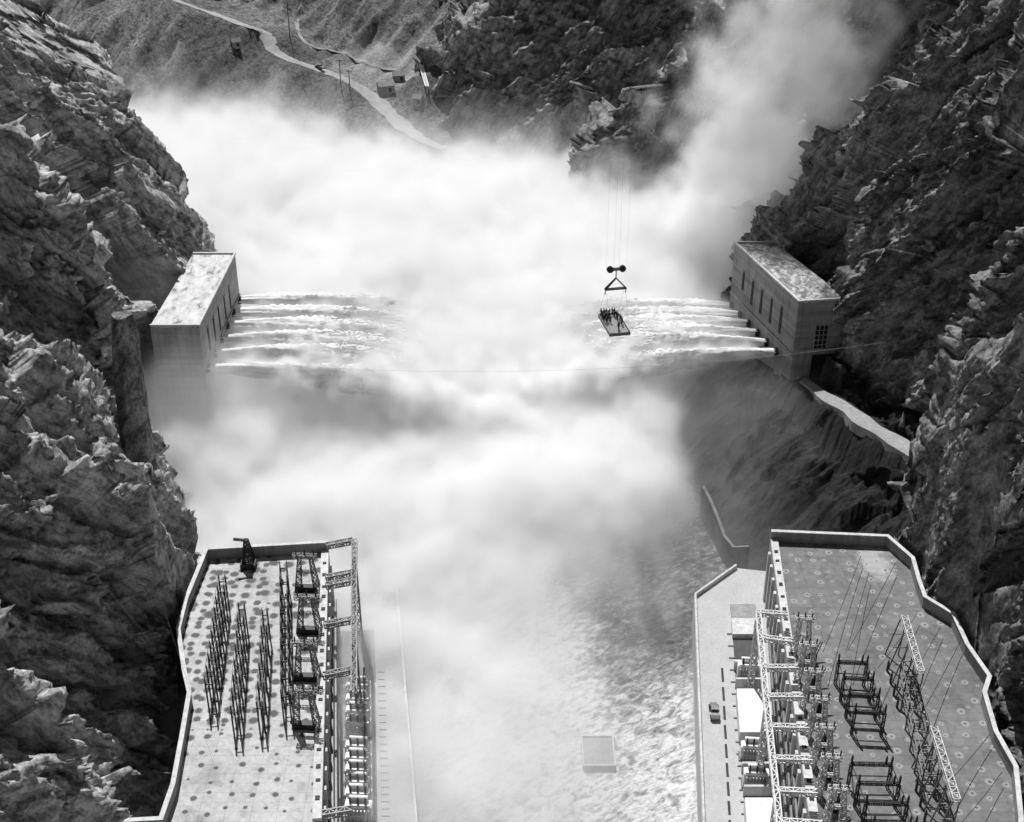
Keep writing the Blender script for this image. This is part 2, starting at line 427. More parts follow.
def sstep_(a, b, x):
    t = np.clip((x-a)/(b-a), 0, 1); return t*t*(3-2*t)

# ------------------------------------------------------------------ terrain beyond
road_px = [(150,-12,60),(175,0,56),(210,13,50),(240,23,46),(260,30,42.5),(268,40,39),(272,50,36),(290,60,33),(320,70,29),(345,79,26),(362,90,22.5),(378,103,19),(398,122,15),(420,138,12),(445,150,9)]
RD = np.array([U(*p) for p in road_px])
_Q = []
for i in range(len(RD)-1):
    for u in np.linspace(0, 1, 6)[:-1]: _Q.append(np.append(RD[i]+(RD[i+1]-RD[i])*u, (RD[i+1]-RD[i])[:2]/np.linalg.norm((RD[i+1]-RD[i])[:2])))
_Q = np.array(_Q)
def seg_d(x, y):
    sh = x.shape; x = x.ravel(); y = y.ravel(); W = np.zeros(x.size); Zs = W.copy(); S = W.copy(); D = np.full(x.size, 1e9)
    for q in _Q:
        dx, dy = x-q[0], y-q[1]; d2 = dx*dx+dy*dy; w_ = 1/(d2*d2+20); W += w_; Zs += w_*q[2]
        S += w_*np.clip((dx*q[4]-dy*q[3])/(np.sqrt(d2)+1e-6), -1, 1); D = np.minimum(D, d2)
    for a_, b_ in zip(RD[:-1], RD[1:]):
        d = b_[:2]-a_[:2]; t = np.clip(((x-a_[0])*d[0]+(y-a_[1])*d[1])/(d*d).sum(), 0, 1); D = np.minimum(D, (x-a_[0]-t*d[0])**2+(y-a_[1]-t*d[1])**2)
    return np.sqrt(D).reshape(sh), (Zs/W).reshape(sh), (-SG*S/W).reshape(sh)
SG = 1
def terrain_z(x, y):
    d, zr, sg = seg_d(x, y)
    dl = np.maximum(d-3.6, 0); dd = np.maximum(d-4, 0)
    p2 = np.stack([x, y, 0*x], -1).reshape(-1,3)
    n1 = fbm(p2/45, 4, 5).reshape(x.shape); n3 = fbm(p2/90, 3, 8).reshape(x.shape)
    c_, s_ = math.cos(R(60.6)), math.sin(R(60.6)); pr_ = np.stack([p2[:,0]*c_+p2[:,1]*s_, -p2[:,0]*s_+p2[:,1]*c_, 0*p2[:,0]], 1)
    n2 = fbm(pr_/np.array([30.,5.,1.]), 4, 6).reshape(x.shape)
    low = zr - .60*dl + (n1*7+n2*5)*np.clip(dl/14, 0, 1)
    hi = zr + .08*np.minimum(dd, 26) + .45*np.maximum(dd-26, 0) + (n1*10+n2*7)*np.clip((dd-5)/22, 0, 1)
    k = np.clip((sg+.5)/1.0, 0, 1); z = low*(1-k)+hi*k
    far = np.clip((y-650)/80, 0, 1); z = z + far*(14+26*n3)
    return np.maximum(z, -4)
_q = np.array([U(250,110,20)[:2]])
if seg_d(_q[:,0], _q[:,1])[2][0] > 0: SG = -1
def grid_mesh(name, xs, ys, zf, mat, smooth=True):
    Xg, Yg = np.meshgrid(xs, ys, indexing='ij'); Zg = zf(Xg, Yg)
    p = np.stack([Xg, Yg, Zg], -1).reshape(-1, 3); nx, ny = len(xs), len(ys)
    idx = np.arange(nx*ny).reshape(nx, ny)
    fs = np.stack([idx[:-1,:-1].ravel(), idx[1:,:-1].ravel(), idx[1:,1:].ravel(), idx[:-1,1:].ravel()], 1)
    me = bpy.data.meshes.new(name); me.vertices.add(len(p)); me.vertices.foreach_set('co', p.ravel())
    me.loops.add(fs.size); me.loops.foreach_set('vertex_index', fs.ravel().astype(np.int32))
    me.polygons.add(len(fs)); me.polygons.foreach_set('loop_start', np.arange(0, fs.size, 4, dtype=np.int32))
    me.polygons.foreach_set('loop_total', np.full(len(fs), 4, np.int32)); me.update(calc_edges=True)
    return link_mesh(name, me, mat, smooth=smooth)
t = NT('scree'); v = t.coord(); st = t.noise(t.coord(scale=(1.0,9,9), rot=(0,0,R(-29)), tex=True), .55, 6, .7)
bg = t.noise(v, .03, 5, .6); fi = t.noise(v, .9, 6, .75)
c = t.ramp(bg, [(.3,.12),(.7,.42)]); c = t.mix(.6, c, t.ramp(st, [(.36,.3),(.64,1.1)]), 'MULTIPLY'); c = t.mix(.8, c, t.ramp(fi, [(.38,.2),(.58,1.0)]), 'MULTIPLY'); br = t.noise(v, .42, 6, .75, .5); c = t.mix(.75, c, t.ramp(br, [(.40,.2),(.5,1.0)]), 'MULTIPLY')
fl = U(392, 88, 15); ds = t.new('ShaderNodeVectorMath', operation='DISTANCE'); t.L(v, ds.inputs[0]); ds.inputs[1].default_value = fl     # the trodden work flat
k = t.ramp(t.math('ADD', t.math('DIVIDE', ds.outputs['Value'], 40.), t.math('MULTIPLY', t.math('SUBTRACT', t.noise(v, .1, 4), .5), 1.2)), [(.35,1.0),(.75,0.0)])
c = t.mix(t.math('MULTIPLY', k, .75), c, t.ramp(fi, [(.3,.25),(.6,.5)]))
M['scree'] = t.out(c, .95, t.bump(fi, .9, .8, t.bump(st, .7, 1.0)))
ter = grid_mesh('hillside', np.linspace(-420, 60, 340), np.linspace(385, 1000, 400), terrain_z, M['scree'])
tag(ter, 'scree hillside falling from the dirt road into the spray', 'hillside', None, 'structure')
tag(grid_mesh('rock_buttress', np.linspace(28, 100, 230), np.linspace(226, 345, 300), buttress_z, M['rock_wet_shade'], False), 'wet rock buttress, darkened by painted shade, under the right valve house', 'rock', None, 'structure')
# the dirt road, laid on the hillside
M['road'] = conc_mat('pale dirt road', .36, .35, streak=False)
def ribbon(name, pts, widths, mat, lift=.15, sub=6):
    P = [np.array(p) for p in pts]; Q = []; W = []
    for i in range(len(P)-1):
        p0, p1, p2, p3 = P[max(i-1,0)], P[i], P[i+1], P[min(i+2,len(P)-1)]
        for k in range(sub):
            u = k/sub; Q.append(.5*((2*p1)+(-p0+p2)*u+(2*p0-5*p1+4*p2-p3)*u*u+(-p0+3*p1-3*p2+p3)*u**3)); W.append(widths[i]*(1-u)+widths[i+1]*u)
    Q.append(P[-1]); W.append(widths[-1]); vs = []
    for i, q in enumerate(Q):
        wj = W[i]*random.uniform(.75,1.2)
        d = Q[min(i+1,len(Q)-1)]-Q[max(i-1,0)]; n = np.array([-d[1], d[0]]); n = n/np.linalg.norm(n)
        for s in (-1,-.5,0,.5,1):
            xy = q[:2]+n*s*wj/2; z = terrain_z(np.array([xy[0]]), np.array([xy[1]]))[0]
            vs.append((xy[0], xy[1], max(z, q[2]-.4*abs(s)-.1)+lift))
    mb = MB(); mb.add(vs, [(5*i+j, 5*i+j+1, 5*i+6+j, 5*i+5+j) for i in range(len(Q)-1) for j in range(4)])
    return mb.build(name, mat)
tag(ribbon('dirt_road', RD, [5,5,5,5.5,6,7,6,5,5,5,6,7,7,6,5], M['road']), 'pale dirt road winding down to the river', 'road', None, 'structure')

# ------------------------------------------------------------------ water
t = NT('river water'); v = t.coord(scale=(1.0,2.0,1), rot=(0,0,R(-52)), tex=True); b = t.noise(v, .04, 4, .5)
def ridged(sc, det, w_):
    n = t.new('ShaderNodeTexNoise', noise_type='RIDGED_MULTIFRACTAL', normalize=True); n.inputs['Scale'].default_value = sc; n.inputs['Detail'].default_value = det; n.inputs['Roughness'].default_value = .62
    n.inputs['Lacunarity'].default_value = 2.2; n.inputs['Offset'].default_value = .9; n.inputs['Gain'].default_value = 2.0; n.inputs['Distortion'].default_value = w_; t.L(v, n.inputs['Vector']); return n.outputs['Fac']
a = t.noise(v, .8, 10, .72, .55); mz = ridged(.55, 6, .7); sm = t.noise(v, 2.6, 5, .75, .5)
foam = t.math('ADD', t.math('MULTIPLY', a, .55), t.math('ADD', t.math('MULTIPLY', b, .25), t.math('ADD', t.math('MULTIPLY', t.math('MINIMUM', mz, 1.2), .10), t.math('MULTIPLY', sm, .2))))
cw = U(662, 580, 0); ds = t.new('ShaderNodeVectorMath', operation='DISTANCE'); t.L(t.coord(scale=(1.35,.62,1)), ds.inputs[0]); cw = U(662, 540, 0); ds.inputs[1].default_value = (cw[0]*1.35, cw[1]*.62, 0)
foam_drop = t.ramp(t.math('ADD', t.math('DIVIDE', ds.outputs['Value'], 62.), t.math('MULTIPLY', t.math('SUBTRACT', t.noise(t.coord(), .07, 4), .5), .8)), [(.35,.20),(.7,0.0)])  # foam thins out around a point near the right bank
foam = t.math('SUBTRACT', foam, foam_drop)
c = t.ramp(foam, [(.36,.04),(.46,.17),(.53,.34),(.58,.56),(.68,.74)])
M['water'] = t.out(c, t.ramp(foam, [(.45,.25),(.6,.8)]), t.bump(mz, .6, .35, t.bump(a, .6, .9)))
w = MB(); w.add([(-300,-400,0),(300,-400,0),(300,1200,0),(-300,1200,0)], [(0,1,2,3)])
tag(w.build('river', M['water']), 'churned river between the two powerhouses', 'river', None, 'structure')
g = MB(); g.add([(-3000,-1500,-9),(3000,-1500,-9),(3000,4000,-9),(-3000,4000,-9)], [(0,1,2,3)])
tag(g.build('ground', M['scree']), 'desert floor under the gorge', 'ground', None, 'structure')

# ------------------------------------------------------------------ light
SUN = Vector((-.13, .50, .86)).normalized()
sun_d = bpy.data.lights.new('sun', 'SUN'); sun_d.energy = 4.8; sun_d.angle = R(.5); sun_d.color = (1,1,1)
sun = bpy.data.objects.new('sun', sun_d); COL.objects.link(sun); sun.rotation_euler = SUN.to_track_quat('Z', 'Y').to_euler()
wd = bpy.data.worlds.new('World'); scene.world = wd; wd.use_nodes = True; wn = wd.node_tree
sky = wn.nodes.new('ShaderNodeTexSky'); sky.sky_type = 'NISHITA'; sky.sun_disc = False
sky.sun_elevation = math.asin(SUN.z); sky.sun_rotation = math.atan2(SUN.x, SUN.y)
bw = wn.nodes.new('ShaderNodeRGBToBW'); bgd = wn.nodes['Background']; bgd.inputs['Strength'].default_value = .055
wn.links.new(sky.outputs[0], bw.inputs[0]); wn.links.new(bw.outputs[0], bgd.inputs['Color'])
vs = scene.view_settings; vs.view_transform = 'Standard'; vs.look = 'None'; vs.exposure = 0.2; vs.gamma = 1
cy = scene.cycles
cy.max_bounces = 12; cy.diffuse_bounces = 3; cy.glossy_bounces = 2; cy.transparent_max_bounces = 12; cy.volume_bounces = 9
cy.volume_step_rate = 1.0; cy.volume_max_steps = 512
cy.use_denoising = True; cy.use_adaptive_sampling = True; cy.adaptive_threshold = .02
# ------------------------------------------------------------------ powerhouses
def UP(pts, z): return [U(a, b, z)[:2] for a, b in pts]
def V3(p, z): return (p[0], p[1], z)
roofL_px = [(329,552),(208,559),(188,608),(180,640),(186,682),(191,703),(184,745),(175,795),(163,830),(60,836),(60,950),(318,950),(322,822)]
roofR_px = [(770,541),(886,546),(911,568),(917,590),(923,607),(951,624),(965,655),(987,687),(982,703),(993,742),(1013,778),(1018,830),(1016,950),(829,950),(809,822)]
polyL, polyR = UP(roofL_px, ZR), UP(roofR_px, ZR)
PHL = empty('powerhouse', (0,0,0), label='left powerhouse whose pale roof is dotted with dark spots and steel racks', cat='powerhouse')
PHR = empty('powerhouse', (0,0,0), label='right powerhouse with a grey roof, ringed by a zigzag parapet', cat='powerhouse')
def roof_mat(name, base, spot_v, ring, sc, rmax, var):
    t = NT(name); v = t.coord()
    a = t.noise(v, .09, 6, .65); f = t.noise(v, 1.1, 5, .75); g = t.noise(v, 5, 3, .7)
    c = t.ramp(a, [(.3,base*(1-var)),(.7,base*1.1)])
    sn = t.noise(v, .22, 7, .72, 1.2); c = t.mix(.55, c, t.ramp(sn, [(.36,.5),(.52,1.0)]), 'MULTIPLY')
    c = t.mix(.6, c, t.ramp(f, [(.3,.62),(.68,1.05)]), 'MULTIPLY'); c = t.mix(.35, c, t.ramp(g, [(.35,.6),(.6,1.0)]), 'MULTIPLY')
    wv = t.mix(.5, v, t.noise(v, .6, 2), 'ADD')
    vo = t.new('ShaderNodeTexVoronoi', voronoi_dimensions='2D'); vo.inputs['Scale'].default_value = sc; vo.inputs['Randomness'].default_value = .55; t.L(v, vo.inputs['Vector'])
    sx = t.new('ShaderNodeSeparateColor'); t.L(vo.outputs['Color'], sx.inputs[0])
    r = t.math('ADD', t.math('MULTIPLY', sx.outputs[0], rmax*.55), rmax*.45)
    sp = t.new('ShaderNodeSeparateXYZ'); t.L(v, sp.inputs[0])
    if not ring: r = t.math('MULTIPLY', r, t.ramp(t.math('DIVIDE', t.math('SUBTRACT', sp.outputs[1], 150.), 60.), [(.25,.5),(.6,1.0)]))
    else:
        st = U(872, 560, ZR); ds = t.new('ShaderNodeVectorMath', operation='DISTANCE'); t.L(t.coord(scale=(1.7,.7,1)), ds.inputs[0]); ds.inputs[1].default_value = (st[0]*1.7, st[1]*.7, ZR)
        sf = t.ramp(t.math('ADD', t.math('DIVIDE', ds.outputs['Value'], 9.), t.math('MULTIPLY', t.math('SUBTRACT', t.noise(v, .35, 5), .5), 1.6)), [(.35,1.0),(.7,0.0)]); c = t.mix(t.math('MULTIPLY', sf, .5), c, .5)
    dn = t.math('DIVIDE', vo.outputs['Distance'], r)
    dn = t.math('ADD', dn, t.math('MULTIPLY', t.math('SUBTRACT', t.noise(v, 1.6, 3), .5), .5))
    if not ring:                         # a closer set of spots beside the canyon wall
        v2 = t.new('ShaderNodeTexVoronoi', voronoi_dimensions='2D'); v2.inputs['Scale'].default_value = .40; v2.inputs['Randomness'].default_value = .3; t.L(v, v2.inputs['Vector'])
        d2 = t.math('ADD', t.math('DIVIDE', v2.outputs['Distance'], .36), t.math('MULTIPLY', t.math('SUBTRACT', t.noise(v, 1.6, 3), .5), .5))
        xx = t.math('ADD', sp.outputs[0], t.math('MULTIPLY', t.math('SUBTRACT', sp.outputs[1], 205.), .10))
        off = t.math('ADD', t.ramp(t.math('ADD', t.math('DIVIDE', xx, 20.), 2.8), [(.42,0.0),(.6,1.0)]), t.ramp(t.math('DIVIDE', t.math('SUBTRACT', sp.outputs[1], 150.), 70.), [(.25,1.0),(.35,0.0)]))
        dn = t.math('MINIMUM', dn, t.math('ADD', d2, t.math('MULTIPLY', off, 2.0)))
    spot = t.ramp(dn, [(.55,1.0),(.95,0.0)])
    if ring:
        c = t.mix(t.math('MULTIPLY', spot, .45), c, base*1.9); core = t.ramp(dn, [(.18,.8),(.36,0.0)]); c = t.mix(core, c, spot_v)
    else:
        c = t.mix(spot, c, spot_v)
    j = t.new('ShaderNodeTexBrick'); j.inputs['Scale'].default_value = .12; j.inputs['Mortar Size'].default_value = .006; j.offset = 0
    j.inputs['Color1'].default_value = j.inputs['Color2'].default_value = (1,1,1,1); j.inputs['Mortar'].default_value = (.55,.55,.55,1); t.L(v, j.inputs['Vector'])
    c = t.mix(.6, c, j.outputs['Color'], 'MULTIPLY')
    return t.out(c, .9, t.bump(f, .25, .1))
M['roof_left'] = roof_mat('gravel roof with dark spots', .52, .10, False, .30, .46, .2)
M['roof_right'] = roof_mat('grey roof with pale rings', .22, .05, True, .30, .30, .4)
for e, poly, rm in ((PHL, polyL, M['roof_left']), (PHR, polyR, M['roof_right'])):
    MB().prism(poly, -5, ZR-.4).build('wall', M['conc'], e)
    MB().prism(poly, ZR-.4, ZR).build('roof', rm, e)
def off_line(pts_px, z): return [U(a, b, z)[:2] for a, b in pts_px]
pl = MB(); pl.wall(polyL[0:10], .55, ZR-.35, ZR+2.5); pl.build('parapet', M['conc'], PHL)
pr = MB(); pr.wall(polyR[0:13], .55, ZR-.35, ZR+2.5); pr.build('parapet', M['conc'], PHR)
# capping of the parapets
pl = MB(); pl.wall(polyL[0:10], .8, ZR+2.5, ZR+2.68); pl.build('coping', M['conc_white'], PHL)
pr = MB(); pr.wall(polyR[0:13], .8, ZR+2.5, ZR+2.68); pr.build('coping', M['conc_white'], PHR)
# low kerb with dark slots along the river edge
def edge_kerb(e, a, b, side, wid, h):
    a, b = Vector((*a, 0)), Vector((*b, 0)); d = (b-a).normalized(); n = Vector((-d.y, d.x, 0))*side; L = (b-a).length
    k = MB(); k.wall([a+n*wid/2+d*.6, b+n*wid/2], wid, ZR+.004, ZR+h); k.build('kerb', M['conc_white'], e)
    u = 5.
    while u < L-3:
        p = a+d*u+n*(wid/2); s = MB(); s.box((p.x,p.y,ZR+h+.05), (wid*.5, random.choice((.6,.9)), .16), math.atan2(d.y,d.x)-math.pi/2); u += random.choice((3.1,3.9,4.6)); s.build('slot', M['black'], e)
edge_kerb(PHL, polyL[0], polyL[12], -1, 1.5, .9); edge_kerb(PHR, polyR[0], polyR[14], 1, 1.5, .9)
# wall face pilasters and tall window strips on the river fronts
def river_front(e, a, b, side):
    a, b = Vector((*a, 0)), Vector((*b, 0)); d = (b-a).normalized(); n = Vector((-d.y, d.x, 0))*side; L = (b-a).length; rz = math.atan2(d.y, d.x)
    u = 3
    while u < L:
        q = MB(); g = MB(); p = a+d*u+n*.25; q.box((p.x,p.y,(ZR+ZD)/2-.4), (.9,.5,ZR-ZD-1.0), rz)
        p = a+d*(u+2.2)+n*.06; g.box((p.x,p.y,(ZR+ZD)/2-.2), (1.5,.12,ZR-ZD-4), rz); u += 4.4; q.build('pilaster', M['conc_white'], e); g.build('window', M['glass'], e)
river_front(PHL, polyL[0], polyL[12], 1); river_front(PHR, polyR[0], polyR[14], -1)

# ------------------------------------------------------------------ tailrace decks
deckR_px = [(694,597),(736,568),(800,575),(840,700),(840,960),(704,960),(702,822)]
deckL_px = [(398,592),(405,670),(418,822),(424,960),(250,960),(280,700),(310,592)]
for nm, px, lab in (('deck', deckR_px, 'narrow concrete deck along the right powerhouse'), ('deck', deckL_px, 'narrow concrete deck along the left powerhouse')):
    P = UP(px, ZD); o = MB().prism(P, -5, ZD).build(nm, M['deck']); tag(o, lab, 'deck', None, 'structure')
dr = UP(deckR_px, ZD)
w = MB(); w.wall([Vector((*p,0))+Vector((.25,0,0)) for p in (UP([(704,960)],ZD)[0], dr[6], dr[0])] + [dr[1]], .4, ZD+.004, ZD+1.0)
tag(w.build('deck_parapet', M['conc_white']), 'pale parapet edging the right deck above the water', 'parapet')
dl = UP(deckL_px, ZD)
w = MB(); w.wall([Vector((*p,0))-Vector((.25,0,0)) for p in (dl[3], dl[2], dl[1], dl[0])], .4, ZD+.004, ZD+.8)
tag(w.build('deck_parapet', M['conc_white']), 'pale parapet edging the left deck, fading into spray', 'parapet')
# rail slots and kerb ticks on the right deck
mk = MB(); pale = MB()
for k in range(9):
    a, b = U(722+.95*k, 668+19*k, ZD+.01), U(723+.95*k, 682+19*k, ZD+.01)
    mk.bar(a, b, .45, .05)
tag(mk.build('drain_slots', M['black']), 'dark drain slots in a line on the right deck', 'drain', None, 'structure')
for k in range(16):
    a, b = U(727+.95*k, 634+12*k, ZD+.05), U(733.5+.95*k, 634+12*k, ZD+.05); pale.bar(a, b, .25, .3)
tag(pale.build('rail_sleepers', M['conc_dark']), 'short crossbars beside the transformer bays of the right deck', 'track', None, 'structure')

# ------------------------------------------------------------------ transformers
def bushing(mb, p, h, r, mi=0):
    pr = [(r*.7,0)]
    for k in range(4): pr += [(r*1.2, h*(.12+.2*k)), (r*.7, h*(.2+.2*k))]
    pr += [(r*.35,h)]; return mb.lathe(p, pr, 6, mi)
def make_transformer(label, group):
    e = empty('transformer', label=label, cat='transformer', group=group)
    t = MB(); t.box((0,0,1.7),(4.6,1.7,3.0)); t.box((0,0,3.3),(4.2,1.4,.25)); t.build('tank', M['white'], e)
    for s in (-1,1):
        r = MB(); r.box((0,s*1.38,1.6),(3.9,.1,.2)); r.box((0,s*.9,1.6),(3.9,.1,2.2))
        for k in range(7): r.box((-1.8+k*.6, s*1.15, 1.6),(.12,.5,2.4))
        r.build('radiator', M['steel_pale'], e)
    c = MB(); c.tube([(-1.6,.5,4.1),(1.6,.5,4.1)], .42, 10); c.build('conservator', M['white'], e)
    for k in range(3):
        b = MB(); bushing(b, (-1.3+1.3*k,-.4,3.4), 1.7, .2); b.build('bushing', M['porcelain'], e)
    b = MB(); b.box((0,0,.1),(5.2,2.4,.2)); b.build('plinth', M['conc_dark'], e)
    return e
GT_R, GT_L = 'transformers in the bays of the right deck', 'transformers along the left deck'
tr0 = None
def place_tr(px, py, label, group, sc=1.0, z=ZD, rz=0):
    global tr0
    p = U(px, py, z)
    if tr0 is None: tr0 = make_transformer(label, group); o = tr0; o.location = p; o.scale = (sc,)*3; o.rotation_euler.z = rz
    else: o = dup(tr0, p, rz, label, (sc,)*3)
    o['group'] = group; o['label'] = label
    return o
P = [U(338,632,ZD+.03)[:2], U(374,630,ZD+.03)[:2], U(376,682,ZD+.03)[:2], U(339,684,ZD+.03)[:2]]
tag(MB().prism(P, ZD+.006, ZD+.12).build('bay_floor', M['conc_dark']), 'grey bay floor under the far end of the left lattice gantry', 'bay floor')
# left bank
for k, y in enumerate((690,704,716,728,751,763,775,787,799,811)):
    place_tr(359+.05*k, y+6, 'white oil transformer standing in the close row beside the left roof edge', GT_L, 1.0, ZD, -.06)
# right bays
dirR = (Vector(U(809,822,ZR))-Vector(U(770,541,ZR))).normalized()
angR = math.atan2(dirR.y, dirR.x)+math.pi/2
for (x, y, lab) in ((748,676,'white transformer in the dark bay farthest from the viewer on the right deck'), (752,757,'white transformer in the dark bay just past the long pale lid'), (755,784,'white transformer in the last dark bay before the near pale lid')):
    place_tr(x, y, lab, GT_R, .95, ZD+.1, angR)
def bay(px_a, px_b, z, h, name, mat, label, cat):        # a slab lying across the bay strip between two image rows
    (xa0, xa1, ya), (xb0, xb1, yb) = px_a, px_b
    P = [U(xa0,ya,z+h)[:2], U(xa1,ya,z+h)[:2], U(xb1,yb,z+h)[:2], U(xb0,yb,z+h)[:2]]
    return tag(MB().prism(P, z, z+h).build(name, mat), label, cat)
def strip(y):  # left and right image column of the bay strip at row y
    return 731.5+(y-620)*.075, 757.5+(y-620)*.105
def bayrow(y0, y1, h, name, mat, label, cat):
    a0, a1 = strip(y0); b0, b1 = strip(y1); return bay((a0,a1,y0),(b0,b1,y1), ZD+.006, h, name, mat, label, cat)
M['pit'] = conc_mat('shade-dark bay floor', .075, .5, streak=False)  # floor colour darkened to paint the shade inside the bays
M['lid'] = conc_mat('whitewashed lid', .72, .12, streak=False)
for (y0, y1, h, nm, mt, lab, cat) in (
  (604,617,.5,'bay_cover','conc','dull grey cover slab at the far end of the right bays','cover'),
  (617.5,634,1.2,'bay_cover','conc_white','pale cover slab just nearer than the dull grey end slab','cover'),
  (634.5,659,.12,'bay_floor','pit','shade-darkened floor of the far transformer bay','bay floor'),
  (659.5,661.5,2.4,'fire_wall','conc_white','thin pale wall across the far transformer bays','wall'),
  (662,677,.1,'bay_floor','pit','dark bay floor holding the farthest white transformer','bay floor'),
  (677.5,679,2.4,'fire_wall','conc_white','thin pale wall nearer than the farthest white transformer','wall'),
  (679.5,688,.1,'bay_floor','pit','short dark bay floor beside the long pale lid','bay floor'),
  (688.5,732,2.8,'bay_cover','lid','long whitewashed lid over the middle bays','cover'),
  (733,761,.1,'bay_floor','pit','dark bay floor right after the long whitewashed lid','bay floor'),
  (761.5,763.5,2.4,'fire_wall','conc_white','thin pale wall between the two near dark bays','wall'),
  (764,784,.1,'bay_floor','pit','dark bay floor between two thin near walls','bay floor'),
  (784.5,786.5,2.4,'fire_wall','conc_white','thin pale wall nearest to the viewer in the bays','wall'),
  (787,797,.1,'bay_floor','pit','short dark bay floor before the nearest lid','bay floor'),
  (797.5,850,2.8,'bay_cover','lid','whitewashed lid cut by the bottom of the photo','cover')):
    bayrow(y0, y1, h, nm, M[mt], lab, cat)
# seams on the long lid
# conduits running along the river front of the right powerhouse
cd = MB()
for k in range(4):
    cd.tube([U(767.5+4.2*k+1, 628, ZD+4+k), U(781+5.5*k+1, 836, ZD+4+k)], .28, 6)
tag(cd.build('bus_conduit', M['steel_mid']), 'parallel grey conduits along the river front of the right powerhouse', 'conduit', None)
cd = MB()
for k in range(3):
    cd.tube([U(329+3.2*k, 600, ZD+5+k), U(329+3.6*k, 836, ZD+5+k)], .3, 6)
tag(cd.build('bus_conduit', M['steel_mid']), 'parallel grey conduits along the river front of the left powerhouse', 'conduit', None)
# posts and rails of the left transformer row
rl = MB()
for x in (366, 374):
    a, b = Vector(U(x-2,668,ZD+3.2)), Vector(U(x,822,ZD+3.2)); rl.bar(a, b, .3)
    for k in range(14):
        p = a+(b-a)*(k/13); rl.bar(p, (p.x,p.y,ZD), .25)
tag(rl.build('bus_rack', M['steel_dark']), 'dark steel bus rack over the left transformer row', 'bus rack')
tk = MB()
for k in range(22):
    p = U(381+.25*k, 672+7.2*k, ZD+.05); tk.box((p[0],p[1],ZD+.08),(1.4,.16,.08))
tag(tk.build('rail_sleepers', M['conc']), 'short crossbars beside the left transformer row', 'track', None, 'structure')

# ------------------------------------------------------------------ switchyard steel
def insul_string(mb, p, h=1.2, r=.16): return bushing(mb, p, h, r)
INS = {}
def insulator(parent, p, h, r):
    key = (round(h,2), round(r,2))
    if key not in INS:
        m = MB(); bushing(m, (0,0,0), h, r); o = m.build('insulator', M['porcelain'], parent); INS[key] = o.data
    else:
        o = bpy.data.objects.new('insulator', INS[key]); COL.objects.link(o); o.parent = parent
    o.location = p; return o
def make_rack(name, label, L, n, w, h, steel, group):
    """two lines of posts along +Y joined by beams, with switch insulators on top."""
    e = empty(name, label=label, cat='switch rack', group=group)
    for k in range(n):
        y = L*k/(n-1)
        for s in (-1,1):
            MB().bar((s*w/2,y,0),(s*w/2,y,h), .26).build('post', M[steel], e)
            insulator(e, (s*w/2,y,h), 1.6, .14)
        MB().bar((-w/2,y,h*.97),(w/2,y,h*.97), .18).build('crossbar', M[steel], e)
        if k < n-1:
            y2 = L*(k+1)/(n-1)
            insulator(e, (w*.2*(-1)**k,(y+y2)/2,h*.62), 1.2, .17)
            MB().bar((-w/2,(y+y2)/2,h*.6),(w/2,(y+y2)/2,h*.6), .14).build('crossbar', M[steel], e)
    for s in (-1,1):
        MB().bar((s*w/2,-.4,h*.9),(s*w/2,L+.4,h*.9), .2).build('beam', M[steel], e)
        MB().bar((s*w/2,-.4,h*.6),(s*w/2,L+.4,h*.6), .14).build('beam', M[steel], e)
    for s in (-1,1):
        b = MB(); b.tube([(s*w/2,0,h+1.75),(s*w/2,L,h+1.75)], .05, 5); b.build('bus_bar', M['steel_mid'], e)
    return e
def put_line(e, far_px, near_px, z=ZR):
    a, b = Vector(U(*near_px, z)), Vector(U(*far_px, z)); d = b-a
    e.location = a; e.rotation_euler.z = math.atan2(d.y, d.x)-math.pi/2; return d.length
def rack_between(far, near, n, w, h, steel, label, group):
    L = (Vector(U(*far, ZR))-Vector(U(*near, ZR))).length
    e = make_rack('switch_rack', label, L, n, w, h, steel, group); put_line(e, far, near); return e
GRL, GRR = 'switch racks on the left roof', 'switch racks on the right roof'
rack_between((226,608),(213,712), 10, 1.2, 6.5, 'steel_dark', 'long dark switch rack nearest the canyon side of the left roof', GRL)
rack_between((245,634),(238,738), 8, 1.1, 6, 'steel_dark', 'dark switch rack second from the canyon side of the left roof', GRL)
rack_between((268,640),(263,734), 6, .9, 6, 'steel_dark', 'narrow dark switch rack at the middle of the left roof', GRL)
rack_between((286,592),(288,722), 9, 1.3, 6, 'steel_dark', 'dark switch rack beside the take-off towers of the left roof', GRL)
# cross ties between the two middle racks of the left roof
def make_tower(label, group, h, w, steel, slab=True):
    e = empty('takeoff_tower', label=label, cat='lattice tower', group=group)
    for s in (-1,1):
        MB().mast((s*w*.5,0,0),(s*w*.28,0,h), 1.2, .6, 6, .13).build('lattice_leg', M[steel], e)
    t = MB(); t.truss((-w*.62,0,h),(w*.62,0,h), .8, .8, 1.0, .12); t.build('crossarm', M[steel], e)
    t = MB(); t.truss((-w*.42,0,h*.55),(w*.42,0,h*.55), .5, .5, .9, .1); t.build('crossarm', M[steel], e)
    for k in range(3):
        insulator(e, (-w*.45+w*.45*k,0,h+.4), 1.2, .14)
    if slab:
        b = MB(); b.box((-.3,-.2,.6),(w*1.1,1.2,1.2)); b.build('shadow_slab', M['steel_dark'], e)  # dark box in place of the crossarm's shadow at the tower foot
    return e
GTL, GTR = 'take-off towers along the left roof edge', 'take-off towers along the right roof edge'
tl_lab = ['take-off tower farthest downstream on the left roof edge','second take-off tower from the far end of the left roof edge','third take-off tower from the far end of the left roof edge','take-off tower nearest the viewer on the left roof edge']
tw = make_tower(tl_lab[0], GTL, 8.2, 3.8, 'steel_mid'); tw.location = U(308,590,ZR); tw.rotation_euler.z = -.05
